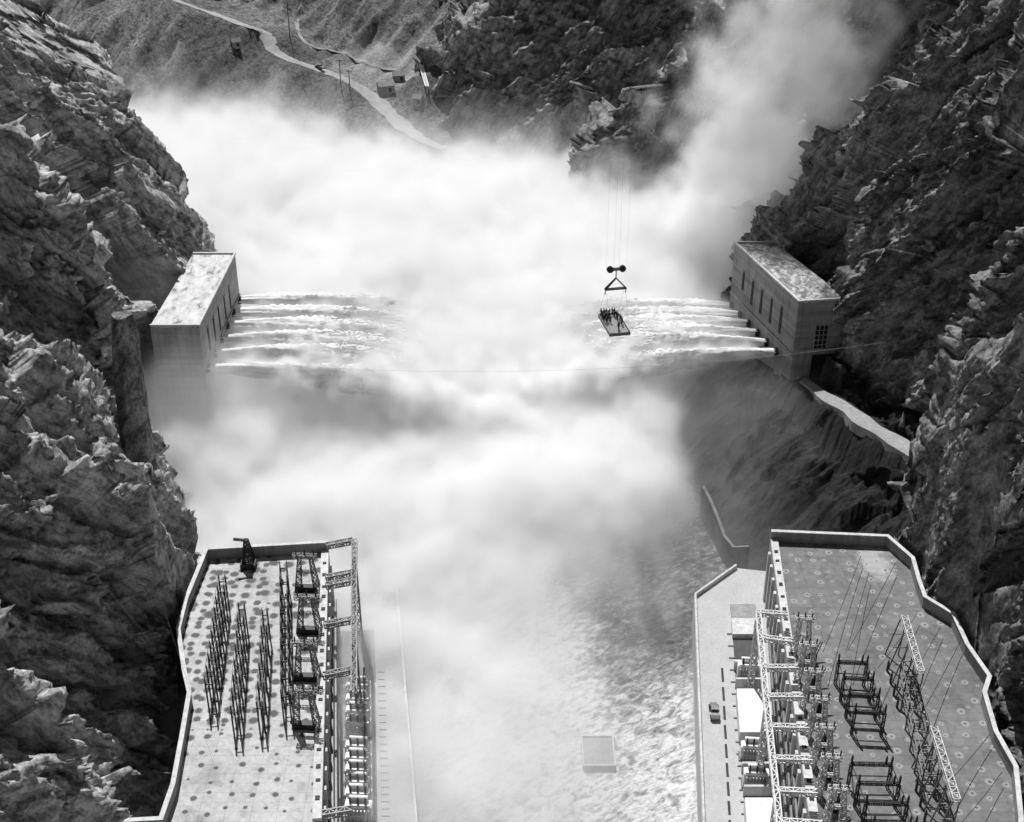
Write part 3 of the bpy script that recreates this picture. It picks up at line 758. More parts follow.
for k, (x, y) in enumerate(((310,632),(308,679),(307,727))):
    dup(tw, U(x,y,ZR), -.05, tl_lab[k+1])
ord_ = ['farthest','second farthest','third farthest','middle','third nearest','second nearest','nearest']
twr = None
for k, (x, y) in enumerate(((800,655),(804,682),(809,709),(815,737),(820,766),(826,796),(833,828))):
    lab = ord_[k]+' take-off tower in the lattice row along the right roof edge'
    if twr is None: twr = make_tower(lab, GTR, 8.5, 2.8, 'steel_pale', False); twr.location = U(x,y,ZR); twr.rotation_euler.z = angR
    else: dup(twr, U(x,y,ZR), angR, lab)
bk = None
GB = 'dark breaker tanks along the right lattice row'
for k, (x, y) in enumerate(((812,662),(815,688),(820,715),(825,747),(829,778),(834,810))):
    lab = 'small dark breaker tank '+['behind the farthest towers','second from the far end','third from the far end','third from the near end','second from the near end','nearest the viewer'][k]+' beside the right lattice row'
    if bk is None:
        bk = empty('breaker_tank', label=lab, cat='breaker', group=GB)
        MB().lathe((0,0,0), [(.75,0),(.8,.1),(.8,1.7),(.5,2.0)], 10).build('tank', M['steel_dark'], bk)
        c = MB(); bushing(c, (-.35,0,1.9), 1.3, .16); bushing(c, (.35,0,1.9), 1.3, .16); c.build('bushing', M['porcelain'], bk)
        c = MB(); c.bar((.2,.3,1.2),(1.5,1.8,3.2), .16); c.bar((.6,.2,1.2),(1.9,1.7,3.2), .16); c.build('switch_arm', M['steel_dark'], bk)
        bk.location = U(x,y,ZR)
    else: dup(bk, U(x,y,ZR), 0, lab)
# lattice gantries reaching over the transformers
def gantry(label, z, long_px, cross_px, legs, steel, w):
    e = empty('lattice_gantry', label=label, cat='lattice gantry')
    pts = [U(*p, z) for p in long_px]
    for a, b in zip(pts[:-1], pts[1:]):
        m = MB(); m.truss(a, b, w, w, 1.6, .2); m.build('long_truss', M[steel], e)
    for a, b in cross_px:
        m = MB(); m.truss(U(*a, z), U(*b, z), w, w, 1.3, .2); m.build('cross_truss', M[steel], e)
    for p in legs:
        q = U(*p, z); m = MB(); m.mast((q[0],q[1],ZD),(q[0],q[1],z), 1.1, .8, 8, .16); m.build('leg', M[steel], e)
    return e
gantry('pale lattice gantry frame hanging over the left transformers', ZR+6, [(354.5,541),(354,600),(354,692)], [((326,546),(353,541)),((326,578),(353,573)),((326,586),(353,581)),((324,625),(353,620)),((323,676),(353,670)),((322,815),(352,810))], [(354,560),(354,640)], 'steel_mid', .95)
gantry('dense lattice gantry frame hanging over the right transformer bays', ZR+4, [(758,612),(766,700),(777,800),(782,850)], [((758,613),(788,615)),((761,638),(793,642)),((764,668),(798,668)),((767,697),(803,697)),((770,727),(808,728)),((774,759),(812,760)),((777,791),(817,793)),((781,822),(822,825))], [(758,620),(767,708),(777,800)], 'steel_pale', .85)
# lattice column standing at the far end of the left gantry
# portal bents of the right yard
def make_bent(label, n, step, w, h, group, skew=0):
    e = empty('switch_bent', label=label, cat='switch rack', group=group)
    br = MB()
    for k in range(n):
        y = k*step; x0 = -skew*k
        for s in (-1,1):
            MB().truss((x0+s*w/2,y,0),(x0+s*w/2,y,h), .42, .42, 1.1, .1).build('post', M['steel_dark'], e)
            insulator(e, (x0+s*w/2,y,h), 1.9, .2)
        insulator(e, (x0+w/2-.9,y,h), 1.9, .2)
        m = MB(); m.truss((x0-w/2,y,h),(x0+w/2,y,h), .4, .5, .8, .12); m.build('beam', M['steel_dark'], e)
        br.bar((x0-w/2,y,h*.5),(x0+w/2,y,h*.5), .16)
        if k:
            for s in (-1,1): br.bar((x0+skew+s*w/2,y-step,h),(x0+s*w/2,y,h), .12); br.bar((x0+skew+s*w/2,y-step,.2),(x0+s*w/2,y,h*.9), .12)
    br.build('bracing', M['steel_dark'], e)
    return e
e = make_bent('group of dark portal bents at the middle of the right roof', 4, 4.2, 5.0, 5.2, GRR, .35); put_line(e, (853,676),(866,735))
e = make_bent('group of dark portal bents nearest the bottom of the right roof', 4, 4.2, 6.4, 5.2, GRR, .35); put_line(e, (876,796),(890,848))
def bus_gantry(label, far, near, h, n):
    """a lattice beam carried along its length on portal legs."""
    a, b = Vector(U(*near, ZR)), Vector(U(*far, ZR)); L = (b-a).length
    e = empty('bus_gantry', label=label, cat='lattice gantry', group='long lattice beams on the right roof')
    m = MB(); m.truss((0,0,h),(0,L,h), 1.1, .7, 1.2, .16); m.build('lattice_beam', M['steel_pale'], e)
    for k in range(n):
        y = L*k/(n-1)
        for s in (-1,1): MB().bar((s*1.2-1.0,y,0),(s*.5,y,h-.3), .2).build('leg', M['steel_mid'], e)
        x = MB(); x.bar((-1.9,y,h*.55),(.4,y,h*.55), .16); x.build('tie', M['steel_mid'], e)
    for k in range(int(L/3.2)): insulator(e, (-2.6,1+3.2*k,0), 2.6, .24)
    put_line(e, far, near); return e
bus_gantry('long pale lattice beam on legs at the far middle of the right roof', (897,655),(913,712), 9, 5)
bus_gantry('long pale lattice beam on legs near the bottom of the right roof', (925,768),(947,842), 9, 6)
rack_between((903,690),(926,796), 6, 2.2, 4.6, 'steel_mid', 'crowded dark switch rack between the two pale lattice beams of the right roof', GRR)
# roof derrick
e = empty('derrick', U(249,566,ZR), label='dark lattice derrick with a thin boom at the far parapet of the left roof', cat='derrick')
MB().mast((0,0,0),(0,0,6.5), 2.6, .7, 6, .2).build('mast', M['steel_dark'], e)
MB().truss((0,0,6.3),(-2.4,-.5,7.0), .35, .35, .6, .1).build('boom', M['steel_dark'], e)
b = MB(); b.box((0,-.3,.6),(3.0,2.2,1.2)); b.bar((-1.2,.3,0),(0,0,6), .15); b.build('winch_base', M['steel_dark'], e)

# conductors over the right roof
PW = 'thin conductors above the right roof'
def cable(name, a, b, sag, r, mat, label, cat, group=None):
    a, b = Vector(a), Vector(b); n = 14
    pts = [a+(b-a)*(k/n)-Vector((0,0,sag*4*(k/n)*(1-k/n))) for k in range(n+1)]
    o = MB(); o.tube(pts, r, 5); return tag(o.build(name, mat), label, cat, group)
wl = 'thin dark conductor slanting over the bare part of the right roof'
for (a, b) in (((861,556),(823,652)),((869,572),(846,652)),((896,562),(848,650)),((918,612),(878,668)),((941,626),(903,690)),((961,640),(918,720)),((990,734),(941,790)),((1002,772),(962,822))):
    cable('power_line', U(*a, ZR+2.2), U(*b, ZR+5.5), .5, .055, M['steel_dark'], wl, 'cable', PW)

# ------------------------------------------------------------------ valve houses
def form_mat(name, v0):
    t = NT(name); v = t.coord(); a = t.noise(v, .25, 6, .65); f = t.noise(v, 1.6, 4, .7)
    c = t.ramp(a, [(.25,v0*.7),(.75,v0*1.15)]); c = t.mix(.4, c, t.ramp(f, [(.3,.65),(.65,1.0)]), 'MULTIPLY')
    sp = t.new('ShaderNodeSeparateXYZ'); t.L(v, sp.inputs[0])
    fr = t.math('FRACT', t.math('MULTIPLY', sp.outputs[2], .62)); ln = t.ramp(fr, [(0,.45),(.09,1.0)])
    bd = t.noise(t.coord(scale=(.02,.02,.8)), 1.0, 3, .5); c = t.mix(.6, c, ln, 'MULTIPLY'); c = t.mix(.6, c, t.ramp(bd, [(.35,.6),(.65,1.05)]), 'MULTIPLY')
    sv = t.noise(t.coord(scale=(1.1,1.1,.05)), 1.0, 4, .6); c = t.mix(.5, c, t.ramp(sv, [(.3,.45),(.55,1.0)]), 'MULTIPLY')
    return t.out(c, .85, t.bump(f, .2, .1))
M['form_left'] = form_mat('board marked concrete', .5); M['form_right'] = form_mat('damp board marked concrete', .36)
t = NT('mottled wet roof'); v = t.coord(); a = t.noise(t.coord(scale=(1,.45,1)), .42, 6, .7, .4); M['wet_roof'] = t.out(t.ramp(a, [(.36,.14),(.46,.42),(.6,.55)]), .6)
t = NT('splashed roof'); v = t.coord(); a = t.noise(t.coord(scale=(1,.6,1)), .7, 6, .75, .4); M['splash_roof'] = t.out(t.ramp(a, [(.36,.06),(.5,.22),(.62,.5)]), .6)
def on_face(a, b, px, py):                       # where a pixel's ray meets the vertical plane through a, b
    ra = ray(px, py); d = (b[0]-a[0], b[1]-a[1]); den = ra[0]*d[1]-ra[1]*d[0]
    t_ = (a[0]*d[1]-a[1]*d[0])/den; return Vector((ra[0]*t_, ra[1]*t_, CAMZ+ra[2]*t_))
def house(label, corners, wallm, roofm, slots, side, z0):
    a, b, c, d = [U(*p, ZH)[:2] for p in corners]        # near river, near rock, far rock, far river
    e = empty('valve_house', (0,0,0), label=label, cat='valve house')
    MB().prism([a,b,c,d], z0, ZH-.5).build('wall', M[wallm], e)
    MB().prism([a,b,c,d], ZH-.5, ZH).build('roof', M[roofm], e)
    t_ = MB(); t_.wall([b,a,d,c], .5, ZH+.003, ZH+.45); t_.build('roof_kerb', M['conc_white'], e)
    n = Vector((-(d[1]-a[1]), d[0]-a[0], 0)).normalized()*side; ang = math.atan2(d[1]-a[1], d[0]-a[0])
    for (px, y0, y1) in slots:
        p, q = on_face(a, d, px, y0), on_face(a, d, px, y1); h = p.z-q.z; m = (p+q)/2
        f = MB(); f.box(m+n*.04, (1.1,.16,h), ang); f = f.build('window', M['black'], e)
        g = MB(); g.box(m+n*.06+Vector((0,0,h/2+.12)), (1.5,.3,.22), ang); g.box(m+n*.06-Vector((0,0,h/2+.12)), (1.5,.3,.22), ang); g.build('sill', M[wallm], f)
    return e, (a,b,c,d), n, ang
HL, HLc, nL, aL = house('pale valve house with five tall slots on the left cliff, half drowned in spray', ((199,326),(150,326),(193,254),(235,254)), 'form_left', 'wet_roof',
    [(208.8,324,354),(214.4,315,343.5),(219.3,304.7,332),(224.9,294.2,321),(229.7,284.5,310.5)], -1, 3)
HR, HRc, nR, aR = house('damp board-marked valve house with a paned end window on the right cliff', ((799,302),(848,299),(775,243),(735,243)), 'form_right', 'splash_roof',
    [(743.4,271,290.5),(752.3,279.5,305),(761.4,288,314),(771,297,323.5),(780.7,305,334.5)], 1, -1)
# band along the river faces below the slots
for H, (a,b,c,d), n, pa, pb, mt in ((HL, HLc, nL, (202,371), (238.5,298), 'form_left'), (HR, HRc, nR, (797,352), (736,303), 'form_right')):
    z = (on_face(a,d,*pa).z+on_face(a,d,*pb).z)/2
    m = MB(); A, D = Vector((*a,z)), Vector((*d,z)); m.bar(A+n*.1, D+n*.1, .5, .4); m.build('ledge', M[mt], H)
# end window and base opening of the right house
a, b, c, d = HRc
def end_box(H, px0, px1, py0, py1, depth, mat, name, a=a, b=b, off=0):
    p, q = on_face(a,b,px0,py0), on_face(a,b,px1,py1); m = (p+q)/2; ang = math.atan2(b[1]-a[1], b[0]-a[0]); nn = Vector((math.sin(ang), -math.cos(ang), 0))
    if nn.y > 0: nn = -nn
    bx = MB(); bx.box(m+nn*off, ((p-q).xy.length, depth, abs(p.z-q.z)), ang); return bx.build(name, mat, H), m, nn, (p-q).xy.length, abs(p.z-q.z), ang
wn_, m, nn, W_, Hh, ang = end_box(HR, 815.8, 825.5, 325.5, 349, .16, M['glass'], 'window', off=.03)
fr = MB(); tx = Vector((math.cos(ang), math.sin(ang), 0))
for k in range(4): fr.box(m+tx*(W_*(k/3-.5))+nn*.14, (.16,.14,Hh+.1), ang)
for k in range(6): fr.box(m+Vector((0,0,Hh*(k/5-.5)))+nn*.142, (W_+.1,.12,.14), ang)
fr.build('frame', M['steel_pale'], wn_)
end_box(HR, 812, 838, 355, 378, .2, M['black'], 'base_opening', off=.04)
s = MB(); p, q = on_face(a,b,800,350), on_face(a,b,847,347); s.bar(p+nn*.15, q+nn*.15, .4, .5); s.build('ledge', M['form_right'], HR)

# ------------------------------------------------------------------ the cable-hung platform
SK = Vector((22.0, 260.5, 55.2)); W2, L2 = 2.15, 4.8; yaw = math.atan2(1.9, 9.5)
e = empty('cableway_skip', SK, yaw*1.0, label='flat cargo platform crowded with people, hanging from a cableway over the spray', cat='cableway skip')
f = MB(); f.box((0,0,-.12),(2*W2,2*L2,.24)); f.build('deck', M['wood'], e)
f = MB()
for s in (-1,1): f.box((s*(W2+.06),0,.0),(.12,2*L2+.24,.75)); f.box((0,s*(L2+.06),.0),(2*W2,.12,.75))
f.build('side_boards', M['steel_mid'], e)
rp = MB(); 
for sx in (-1,1):
    for sy in (-1,1): rp.tube([(sx*W2,sy*L2,.2),(sx*2.1,sy*.35,8.3)], .022, 5)
rp.build('sling_ropes', M['steel_mid'], e)
sp = MB()
for sy in (-.35,.35):
    sp.bar((-2.3,sy,8.4),(2.3,sy,8.4), .22); sp.bar((-2.3,sy,8.4),(0,sy*.3,10.9), .22); sp.bar((2.3,sy,8.4),(0,sy*.3,10.9), .22)
for sx in (-2.25,2.25): sp.bar((sx,-.35,8.4),(sx,.35,8.4), .25); sp.bar((sx,0,8.4),(sx,0,7.2), .16)
sp.build('spreader_frame', M['steel_dark'], e)
bl = MB(); bl.bar((0,0,10.8),(0,0,12.6), .2); bl.box((0,0,12.9),(2.4,.5,.5)); bl.bar((-1.3,0,13.2),(1.3,0,13.2), .2); bl.build('sheave_block', M['steel_mid'], e)
for sx in (-1.35,1.35):
    sh = MB()
    sh.tube([(sx,-.28,12.95),(sx,-.2,12.95),(sx,0,12.95),(sx,.2,12.95),(sx,.28,12.95)], [.72,.72,.5,.72,.72], 14); sh.build('sheave', M['steel_dark'], e)
hr = MB()
for x in (-2.2,-.55,.55,2.2): hr.tube([(x,0,13),(x*1.05,0,200)], .012, 4)
hr.build('hoist_ropes', M['steel_mid'], e)

# people: one skinned body, three poses
def person_mesh(pose):
    arm = {0: ((.27,0,1.12),(.29,-.02,.84)), 1: ((.30,-.05,1.15),(.18,-.24,1.05)), 2: ((.33,0,1.2),(.42,-.18,1.42))}[pose]
    V = [(0,0,.94),(0,0,1.15),(0,.01,1.40),(0,0,1.52),(0,-.01,1.62),(0,-.01,1.74)]
    Rr = [(.15,.11),(.15,.11),(.17,.11),(.06,.06),(.095,.105),(.07,.08)]
    E = [(0,1),(1,2),(2,3),(3,4),(4,5)]
    for s in (-1,1):
        k = len(V); st = .03 if s > 0 else -.05
        V += [(s*.09,0,.88),(s*.10,st*.5-.01,.48),(s*.11,st,.08),(s*.12,st-.15,.04)]; Rr += [(.105,.10),(.075,.075),(.05,.05),(.045,.035)]; E += [(0,k),(k,k+1),(k+1,k+2),(k+2,k+3)]
        k = len(V); ax = arm if s > 0 else ((.27,0,1.12),(.29,-.02,.84))
        V += [(s*.2,0,1.41),(s*ax[0][0],ax[0][1],ax[0][2]),(s*ax[1][0],ax[1][1],ax[1][2])]; Rr += [(.07,.07),(.052,.052),(.04,.04)]; E += [(2,k),(k,k+1),(k+1,k+2)]
    me = bpy.data.meshes.new('person'); me.from_pydata(V, E, []); o = bpy.data.objects.new('tmp', me); COL.objects.link(o)
    sk = o.modifiers.new('s', 'SKIN'); sk.use_smooth_shade = True
    for i, r in enumerate(Rr): me.skin_vertices[0].data[i].radius = r; me.skin_vertices[0].data[i].use_root = (i == 0)
    o.modifiers.new('u', 'SUBSURF').levels = 1
    dg = bpy.context.evaluated_depsgraph_get(); dg.update(); r = bpy.data.meshes.new_from_object(o.evaluated_get(dg)); bpy.data.objects.remove(o)
    r.name = 'person'; r.materials.clear(); r.materials.append(M['cloth']); r.materials.append(M['skin'])
    for p in r.polygons: p.material_index = 1 if 1.52 < p.center.z < 1.68 and p.center.y < -.03 else 0
    return r
bodies = [person_mesh(k) for k in range(3)]
hat = MB().lathe((0,-.01,1.74), [(.17,0),(.17,.02),(.11,.03),(.10,.12),(.05,.14)], 10)
hat_me = None
spots = [(-1.75,4.3),(-1.2,4.35),(-.6,4.3),(-1.8,3.5),(-1.15,3.55),(-.45,3.4),(.1,4.2),(.75,4.35),(1.2,4.1),(-1.8,2.6),(-1.2,2.5),(-.6,2.3),(.95,3.1),(1.35,2.9),(-1.85,1.5),(-1.2,1.2),(1.2,1.7),(1.6,1.0),(-1.6,.3),(1.7,.1),(-.6,.7),(.3,-2.6),(.1,-3.3),(1.5,-1.0)]
Rz = Matrix.Rotation(yaw, 3, 'Z')
for k, (x, y) in enumerate(spots):
    p = SK + Rz @ Vector((x, y, .005)); me = bodies[k % 3]
    o = bpy.data.objects.new('person', me); COL.objects.link(o); o.location = p; o.rotation_euler.z = random.uniform(-1, 1) + (math.pi if k % 2 else 0); s = random.uniform(.97,1.08); o.scale = (s,s,s)
    if x == .3 or x == .1: lab, g = 'person in dark clothes standing alone near the front edge of the hanging platform', 'people alone at the front of the platform'
    else: lab, g = 'person in dark clothes standing in the crowd on the hanging platform', 'people crowded on the hanging platform'
    tag(o, lab, 'person', g)
    if hat_me is None: h = hat.build('hat', M['steel_mid'], o); hat_me = h.data
    elif k % 3: h = bpy.data.objects.new('hat', hat_me); COL.objects.link(h); h.parent = o

# ------------------------------------------------------------------ cars
def make_car(label):
    e = empty('parked_car', label=label, cat='car')
    b = MB(); prof = [(-2.15,.45),(-2.2,.85),(-1.6,1.15),(-.9,1.2),(-.6,1.68),(.5,1.72),(.95,1.25),(2.1,1.05),(2.2,.5)]
    def loftx(prof, ws):
        vs = []
        for (y, z), w_ in zip(prof, ws): vs += [(-w_,y,z),(w_,y,z)]
        n = len(prof); mb = MB()
        top = [(2*i,2*i+1,2*i+3,2*i+2) for i in range(n-1)]
        mb.add(vs, top+[tuple(2*i for i in range(n-1,-1,-1)), tuple(2*i+1 for i in range(n)), (2*n-2,2*n-1,1,0)]); return mb
    loftx(prof, [.7,.78,.8,.78,.62,.62,.74,.66,.6]).build('body', M['steel_mid'], e)
    for sx in (-1,1):
        for sy in (-1.4,1.45):
            w_ = MB(); w_.tube([(sx*.62,sy,.36),(sx*.82,sy,.36)], .36, 12); w_.build('wheel', M['black'], e)
            fd = MB(); fd.tube([(sx*.78,sy-.6,.45),(sx*.8,sy-.3,.78),(sx*.8,sy+.15,.8),(sx*.78,sy+.6,.42)], [.08,.17,.17,.08], 8); fd.build('fender', M['steel_dark'], e)
        hl = MB(); hl.lathe((sx*.45,2.15,.75), [(.02,0),(.14,.08),(.14,.18),(.02,.25)], 8); hl.build('headlight', M['steel_pale'], e)
    g = MB(); g.add([(-.55,-.93,1.24),(.55,-.93,1.24),(.5,-.64,1.64),(-.5,-.64,1.64)],[(0,1,2,3)]); g.add([(-.55,.97,1.3),(.55,.97,1.3),(.5,.56,1.68),(-.5,.56,1.68)],[(3,2,1,0)])
    for s in (-1,1): g.add([(s*.76,-.6,1.25),(s*.76,.7,1.3),(s*.66,.4,1.62),(s*.66,-.5,1.62)],[(0,1,2,3)])
    g.build('window', M['glass'], e); return e
car = make_car('small dark sedan driving along the pale deck of the right powerhouse'); car.location = U(714,714,ZD+.02); car.rotation_euler.z = -.03

# ------------------------------------------------------------------ access road and portal on the right cliff
def trail(y): f = (y-244)/(297-244); return 89.8+(75.5-89.8)*f, 30+(20-30)*f
pts = [(trail(y)[0]-1.6+.4*math.sin(y*.3), y, trail(y)[1]+.7) for y in np.linspace(238, 300, 22)]
tr = MB(); vs = []
for i, (x, y, z) in enumerate(pts):
    hw = (1.6+.4*math.sin(i*1.3))*min(1, .35+i/8, .25+(21-i)/9); vs += [(x-hw,y-.8,z-2.6),(x-hw,y-.8,z),(x+hw+.8,y+.8,z+.05),(x+hw+.8,y+.8,z-2.6)]
n = len(pts); tr.add(vs, [(4*i+j, 4*i+4+j, 4*i+4+(j+1)%4, 4*i+(j+1)%4) for i in range(n-1) for j in range(3)]+[(0,1,2,3),(4*n-1,4*n-2,4*n-3,4*n-4)])
tag(tr.build('access_road', M['conc']), 'narrow pale road on a ledge leading to the right valve house', 'road', None, 'structure')
q_ = [U(*p, 5)[:2] for p in ((702,500),(709,511),(717,526),(724,541),(733,552),(748,557))]
wl_ = MB(); wl_.wall(q_, .7, -1, [9,8.5,7.5,6.5,6.5,8]); tag(wl_.build('retaining_wall', M['conc_dark']), 'low curved concrete wall at the waterline under the right valve house', 'wall')

# ------------------------------------------------------------------ long cable across the gorge
cable('gorge_cable', UY(884,342.5,262), UY(236,362,262), 4.5, .022, M['steel_mid'], 'thin steel cable strung across the gorge in front of the jets', 'cable')
for (a, b, ya, yb, lab) in (((0,92),(222,790),150,150,'faint guy cable slanting down past the left cliff, upper one'),((0,455),(150,640),140,150,'faint guy cable slanting down past the left cliff, lower one')):
    cable('guy_cable', UY(*a, ya), UY(*b, yb), .4, .014, M['steel_pale'], lab, 'cable')

# ------------------------------------------------------------------ raft faintly seen on the water
RF = Vector(U(598, 755, 0)); e = empty('raft', (RF.x,RF.y,.0), .0, label='pale square raft floating on the river, blurred by spray', cat='raft')
MB().box((0,0,.35),(6.2,8.0,1.3)).build('hull', M['conc'], e)
r_ = MB()
for s in (-1,1): r_.box((s*2.95,0,1.15),(.25,8.0,.3)); r_.box((0,s*3.85,1.152),(5.6,.25,.3))
r_.build('rim', M['conc_white'], e)

# ------------------------------------------------------------------ far side of the gorge
def ground_hit(px, py):
    a, b, c = ray(px, py); ts = np.linspace(380, 1000, 3000)/b; z = terrain_z(a*ts, b*ts); k = int(np.argmax(CAMZ+c*ts < z)); t_ = ts[k]
    return Vector((a*t_, b*t_, float(z[k])))
for (px, py, h, lab) in ((290,38,15,'wooden utility pole above the road at the top of the hillside'),(341,88,12,'wooden utility pole by the bend of the dirt road'),(350,92,9,'shorter wooden pole just beside the pole at the road bend')):
    p = ground_hit(px, py); e = empty('utility_pole', p, label=lab, cat='pole')
    MB().tube([(0,0,-1),(0,0,h)], [.22,.14], 6).build('pole', M['steel_dark'], e)
    MB().bar((-1.3,0,h*.93),(1.3,0,h*.93), .2).build('crossarm', M['steel_dark'], e)
c2 = dup(car, ground_hit(320,69.5)+Vector((0,0,.3)), .9, 'tiny pale car on the dirt road on the far hillside', (1.1,1.1,1.1))
for (px, py, w_, d_, h, rz, lab) in ((386,91,6.5,4,2.6,.3,'low dark work shed beside the dirt road'),(399,80,4.5,3.5,2.4,.2,'small work shed behind the low dark shed'),(418,103,3.5,3,2.2,-.3,'tiny shed at the edge of the pale work flat'),(236,46,3.2,2.4,1.8,.4,'small hut on the scree below the upper road')):
    p = ground_hit(px, py); e = empty('shed', p, rz, label=lab, cat='shed')
    MB().box((0,0,h/2-.5),(w_,d_,h+1)).build('wall', M['wood'], e)
    rf = MB(); rf.add([(-w_/2-.3,-d_/2-.3,h),(w_/2+.3,-d_/2-.3,h),(w_/2+.3,d_/2+.3,h),(-w_/2-.3,d_/2+.3,h),(-w_/2-.3,0,h+1.4),(w_/2+.3,0,h+1.4)], [(0,1,5,4),(2,3,4,5),(1,2,5),(3,0,4),(3,2,1,0)]); rf.build('roof', M['wood'], e)
    MB().box((w_*.2,-d_/2-.02,h*.35),(1.2,.08,h*.7)).build('door', M['black'], e)

# white stairway on the rock above the work flat
dg_ = bpy.context.evaluated_depsgraph_get(); dg_.update()
def cast(px, py):
    d = Vector(ray(px, py)).normalized(); h = scene.ray_cast(dg_, Vector((0,0,CAMZ)), d); return h[1] - d*3.0
p, q = cast(421, 65), cast(427, 86)
if abs(p.y-q.y) > 25: p = Vector(UY(421, 65, q.y+6))
st = MB()
for s_ in (-.7,.7): st.bar(p+Vector((s_,0,0)), q+Vector((s_,0,0)), .3)
for k in range(26):
    m = p+(q-p)*(k/25); st.box(m, (1.6,.5,.12))
for k in range(6):
    m = p+(q-p)*(k/5); st.bar(m, m-Vector((0,0,5)), .2)
tag(st.build('stairway', M['white']), 'white wooden stairway climbing the far rock beside the work flat', 'stairway')

tag(ribbon('foot_track', [np.array(ground_hit(*p)) for p in ((302,6),(297,22),(300,36),(312,46),(330,50),(350,56),(372,66),(398,70))], [1.6]*8, M['road'], .2), 'thin pale track crossing the slope above the dirt road', 'track', None, 'structure')

# the rock pillar beside the left valve house
pc = Vector(UY(121.5, 315, 241)); pb = MB(); n_ = 18; zs_ = np.linspace(-46, 0, 26); vs = []
for i, z in enumerate(zs_):
    for j in range(n_):
        an = 2*math.pi*j/n_; rr = (2.6+.25*math.sin(3*an+z*.09)+.18*math.sin(5*an-z*.2)+random.uniform(-.1,.1))*(1-.25*max(0, (z+5)/5)); rr += .02*(-z)
        vs.append((pc.x+rr*math.cos(an)+.03*z, pc.y+rr*math.sin(an), pc.z+z+random.uniform(-.15,.15)))
pb.add(vs, [(i*n_+j, i*n_+(j+1)%n_, (i+1)*n_+(j+1)%n_, (i+1)*n_+j) for i in range(25) for j in range(n_)]+[tuple(25*n_+j for j in range(n_))])
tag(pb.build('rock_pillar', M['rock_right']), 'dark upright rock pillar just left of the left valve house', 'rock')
# ------------------------------------------------------------------ jets
JUP = 0.0
JETS = []
def jets():
    t = NT('jet water'); v = t.coord(scale=(.12,1.2,1.2)); n = t.noise(v, 1.2, 6, .7); f = t.noise(t.coord(scale=(.3,1,1)), 3.0, 4, .7)
    at = t.new('ShaderNodeAttribute'); at.attribute_name = 'along'
    rag = t.noise(t.coord(scale=(.16,1.3,1.3)), 1.6, 7, .75, .3)
    al = t.math('GREATER_THAN', rag, t.ramp(at.outputs['Fac'], [(.0,.15),(.12,.32),(.45,.46),(1.0,.66)]))
    t.L(al, t.b.inputs['Alpha'])
    M['jet'] = t.out(t.ramp(n, [(.3,.6),(.65,.9)]), .7, t.bump(f, .7, .3, t.bump(n, .8, .5)))
    ordn = ['nearest','second nearest','third nearest','third farthest','second farthest','farthest']
    for H, (a,b,c,d), n, sg, side, p0 in ((HR, HRc, nR, -1, 'right', (777,352)), (HL, HLc, nL, 1, 'left', (207,368))):
        q = on_face(a, d, *p0); A, Dd = Vector((*a,0)), Vector((*d,0)); f0 = (Vector((q.x,q.y,0))-A).length/(Dd-A).length
        for k in range(6):
            f = f0+(.95-f0)*k/5; o = A+(Dd-A)*f; o.z = q.z; dy = (.13 if side == 'right' else .10) if k else (-.03 if side == 'right' else .0)
            JETS.append((o.x, o.y, o.z, sg, dy))
            nz = MB(); ax = Vector((sg,dy,0)).normalized(); nz.tube([o+ax*.02, o+ax*.9], [1.15,1.1], 14); nz.build('valve_outlet', M['black'], H)
            L = 60; n_, m_ = 100, 22; vs = []
            for i in range(n_):
                s = .4+L*i/(n_-1); tt = s/42; r = .95+.062*s
                cx, cyj, cz = o.x+sg*s, o.y+dy*s, o.z-4.9*tt*tt
                for j in range(m_):
                    an = 2*math.pi*j/m_; jit = 1+.16*math.sin(3*an+k+s*.11)+.10*math.sin(7*an+2*k-s*.2)+random.uniform(-.16,.16)*min(1, s/10)
                    fade = 1 if s < L*.55 else max(.02, 1-((s-L*.55)/(L*.45))**1.5)
                    vs.append((cx, cyj+math.cos(an)*r*jit*fade, cz+math.sin(an)*r*jit*fade))
            mb = MB(); mb.add(vs, [(i*m_+j, i*m_+(j+1)%m_, (i+1)*m_+(j+1)%m_, (i+1)*m_+j) for i in range(n_-1) for j in range(m_)]+[tuple(range(m_))])
            jo = mb.build('water_jet', M['jet'], None, True); aa = jo.data.attributes.new('along', 'FLOAT', 'POINT'); aa.data.foreach_set('value', [(i//m_)/(n_-1) for i in range(n_*m_)])
            tag(jo, f'{ordn[k]} of the six white water jets shooting from the {side} valve house', 'water jet', f'water jets from the {side} valve house')
jets()
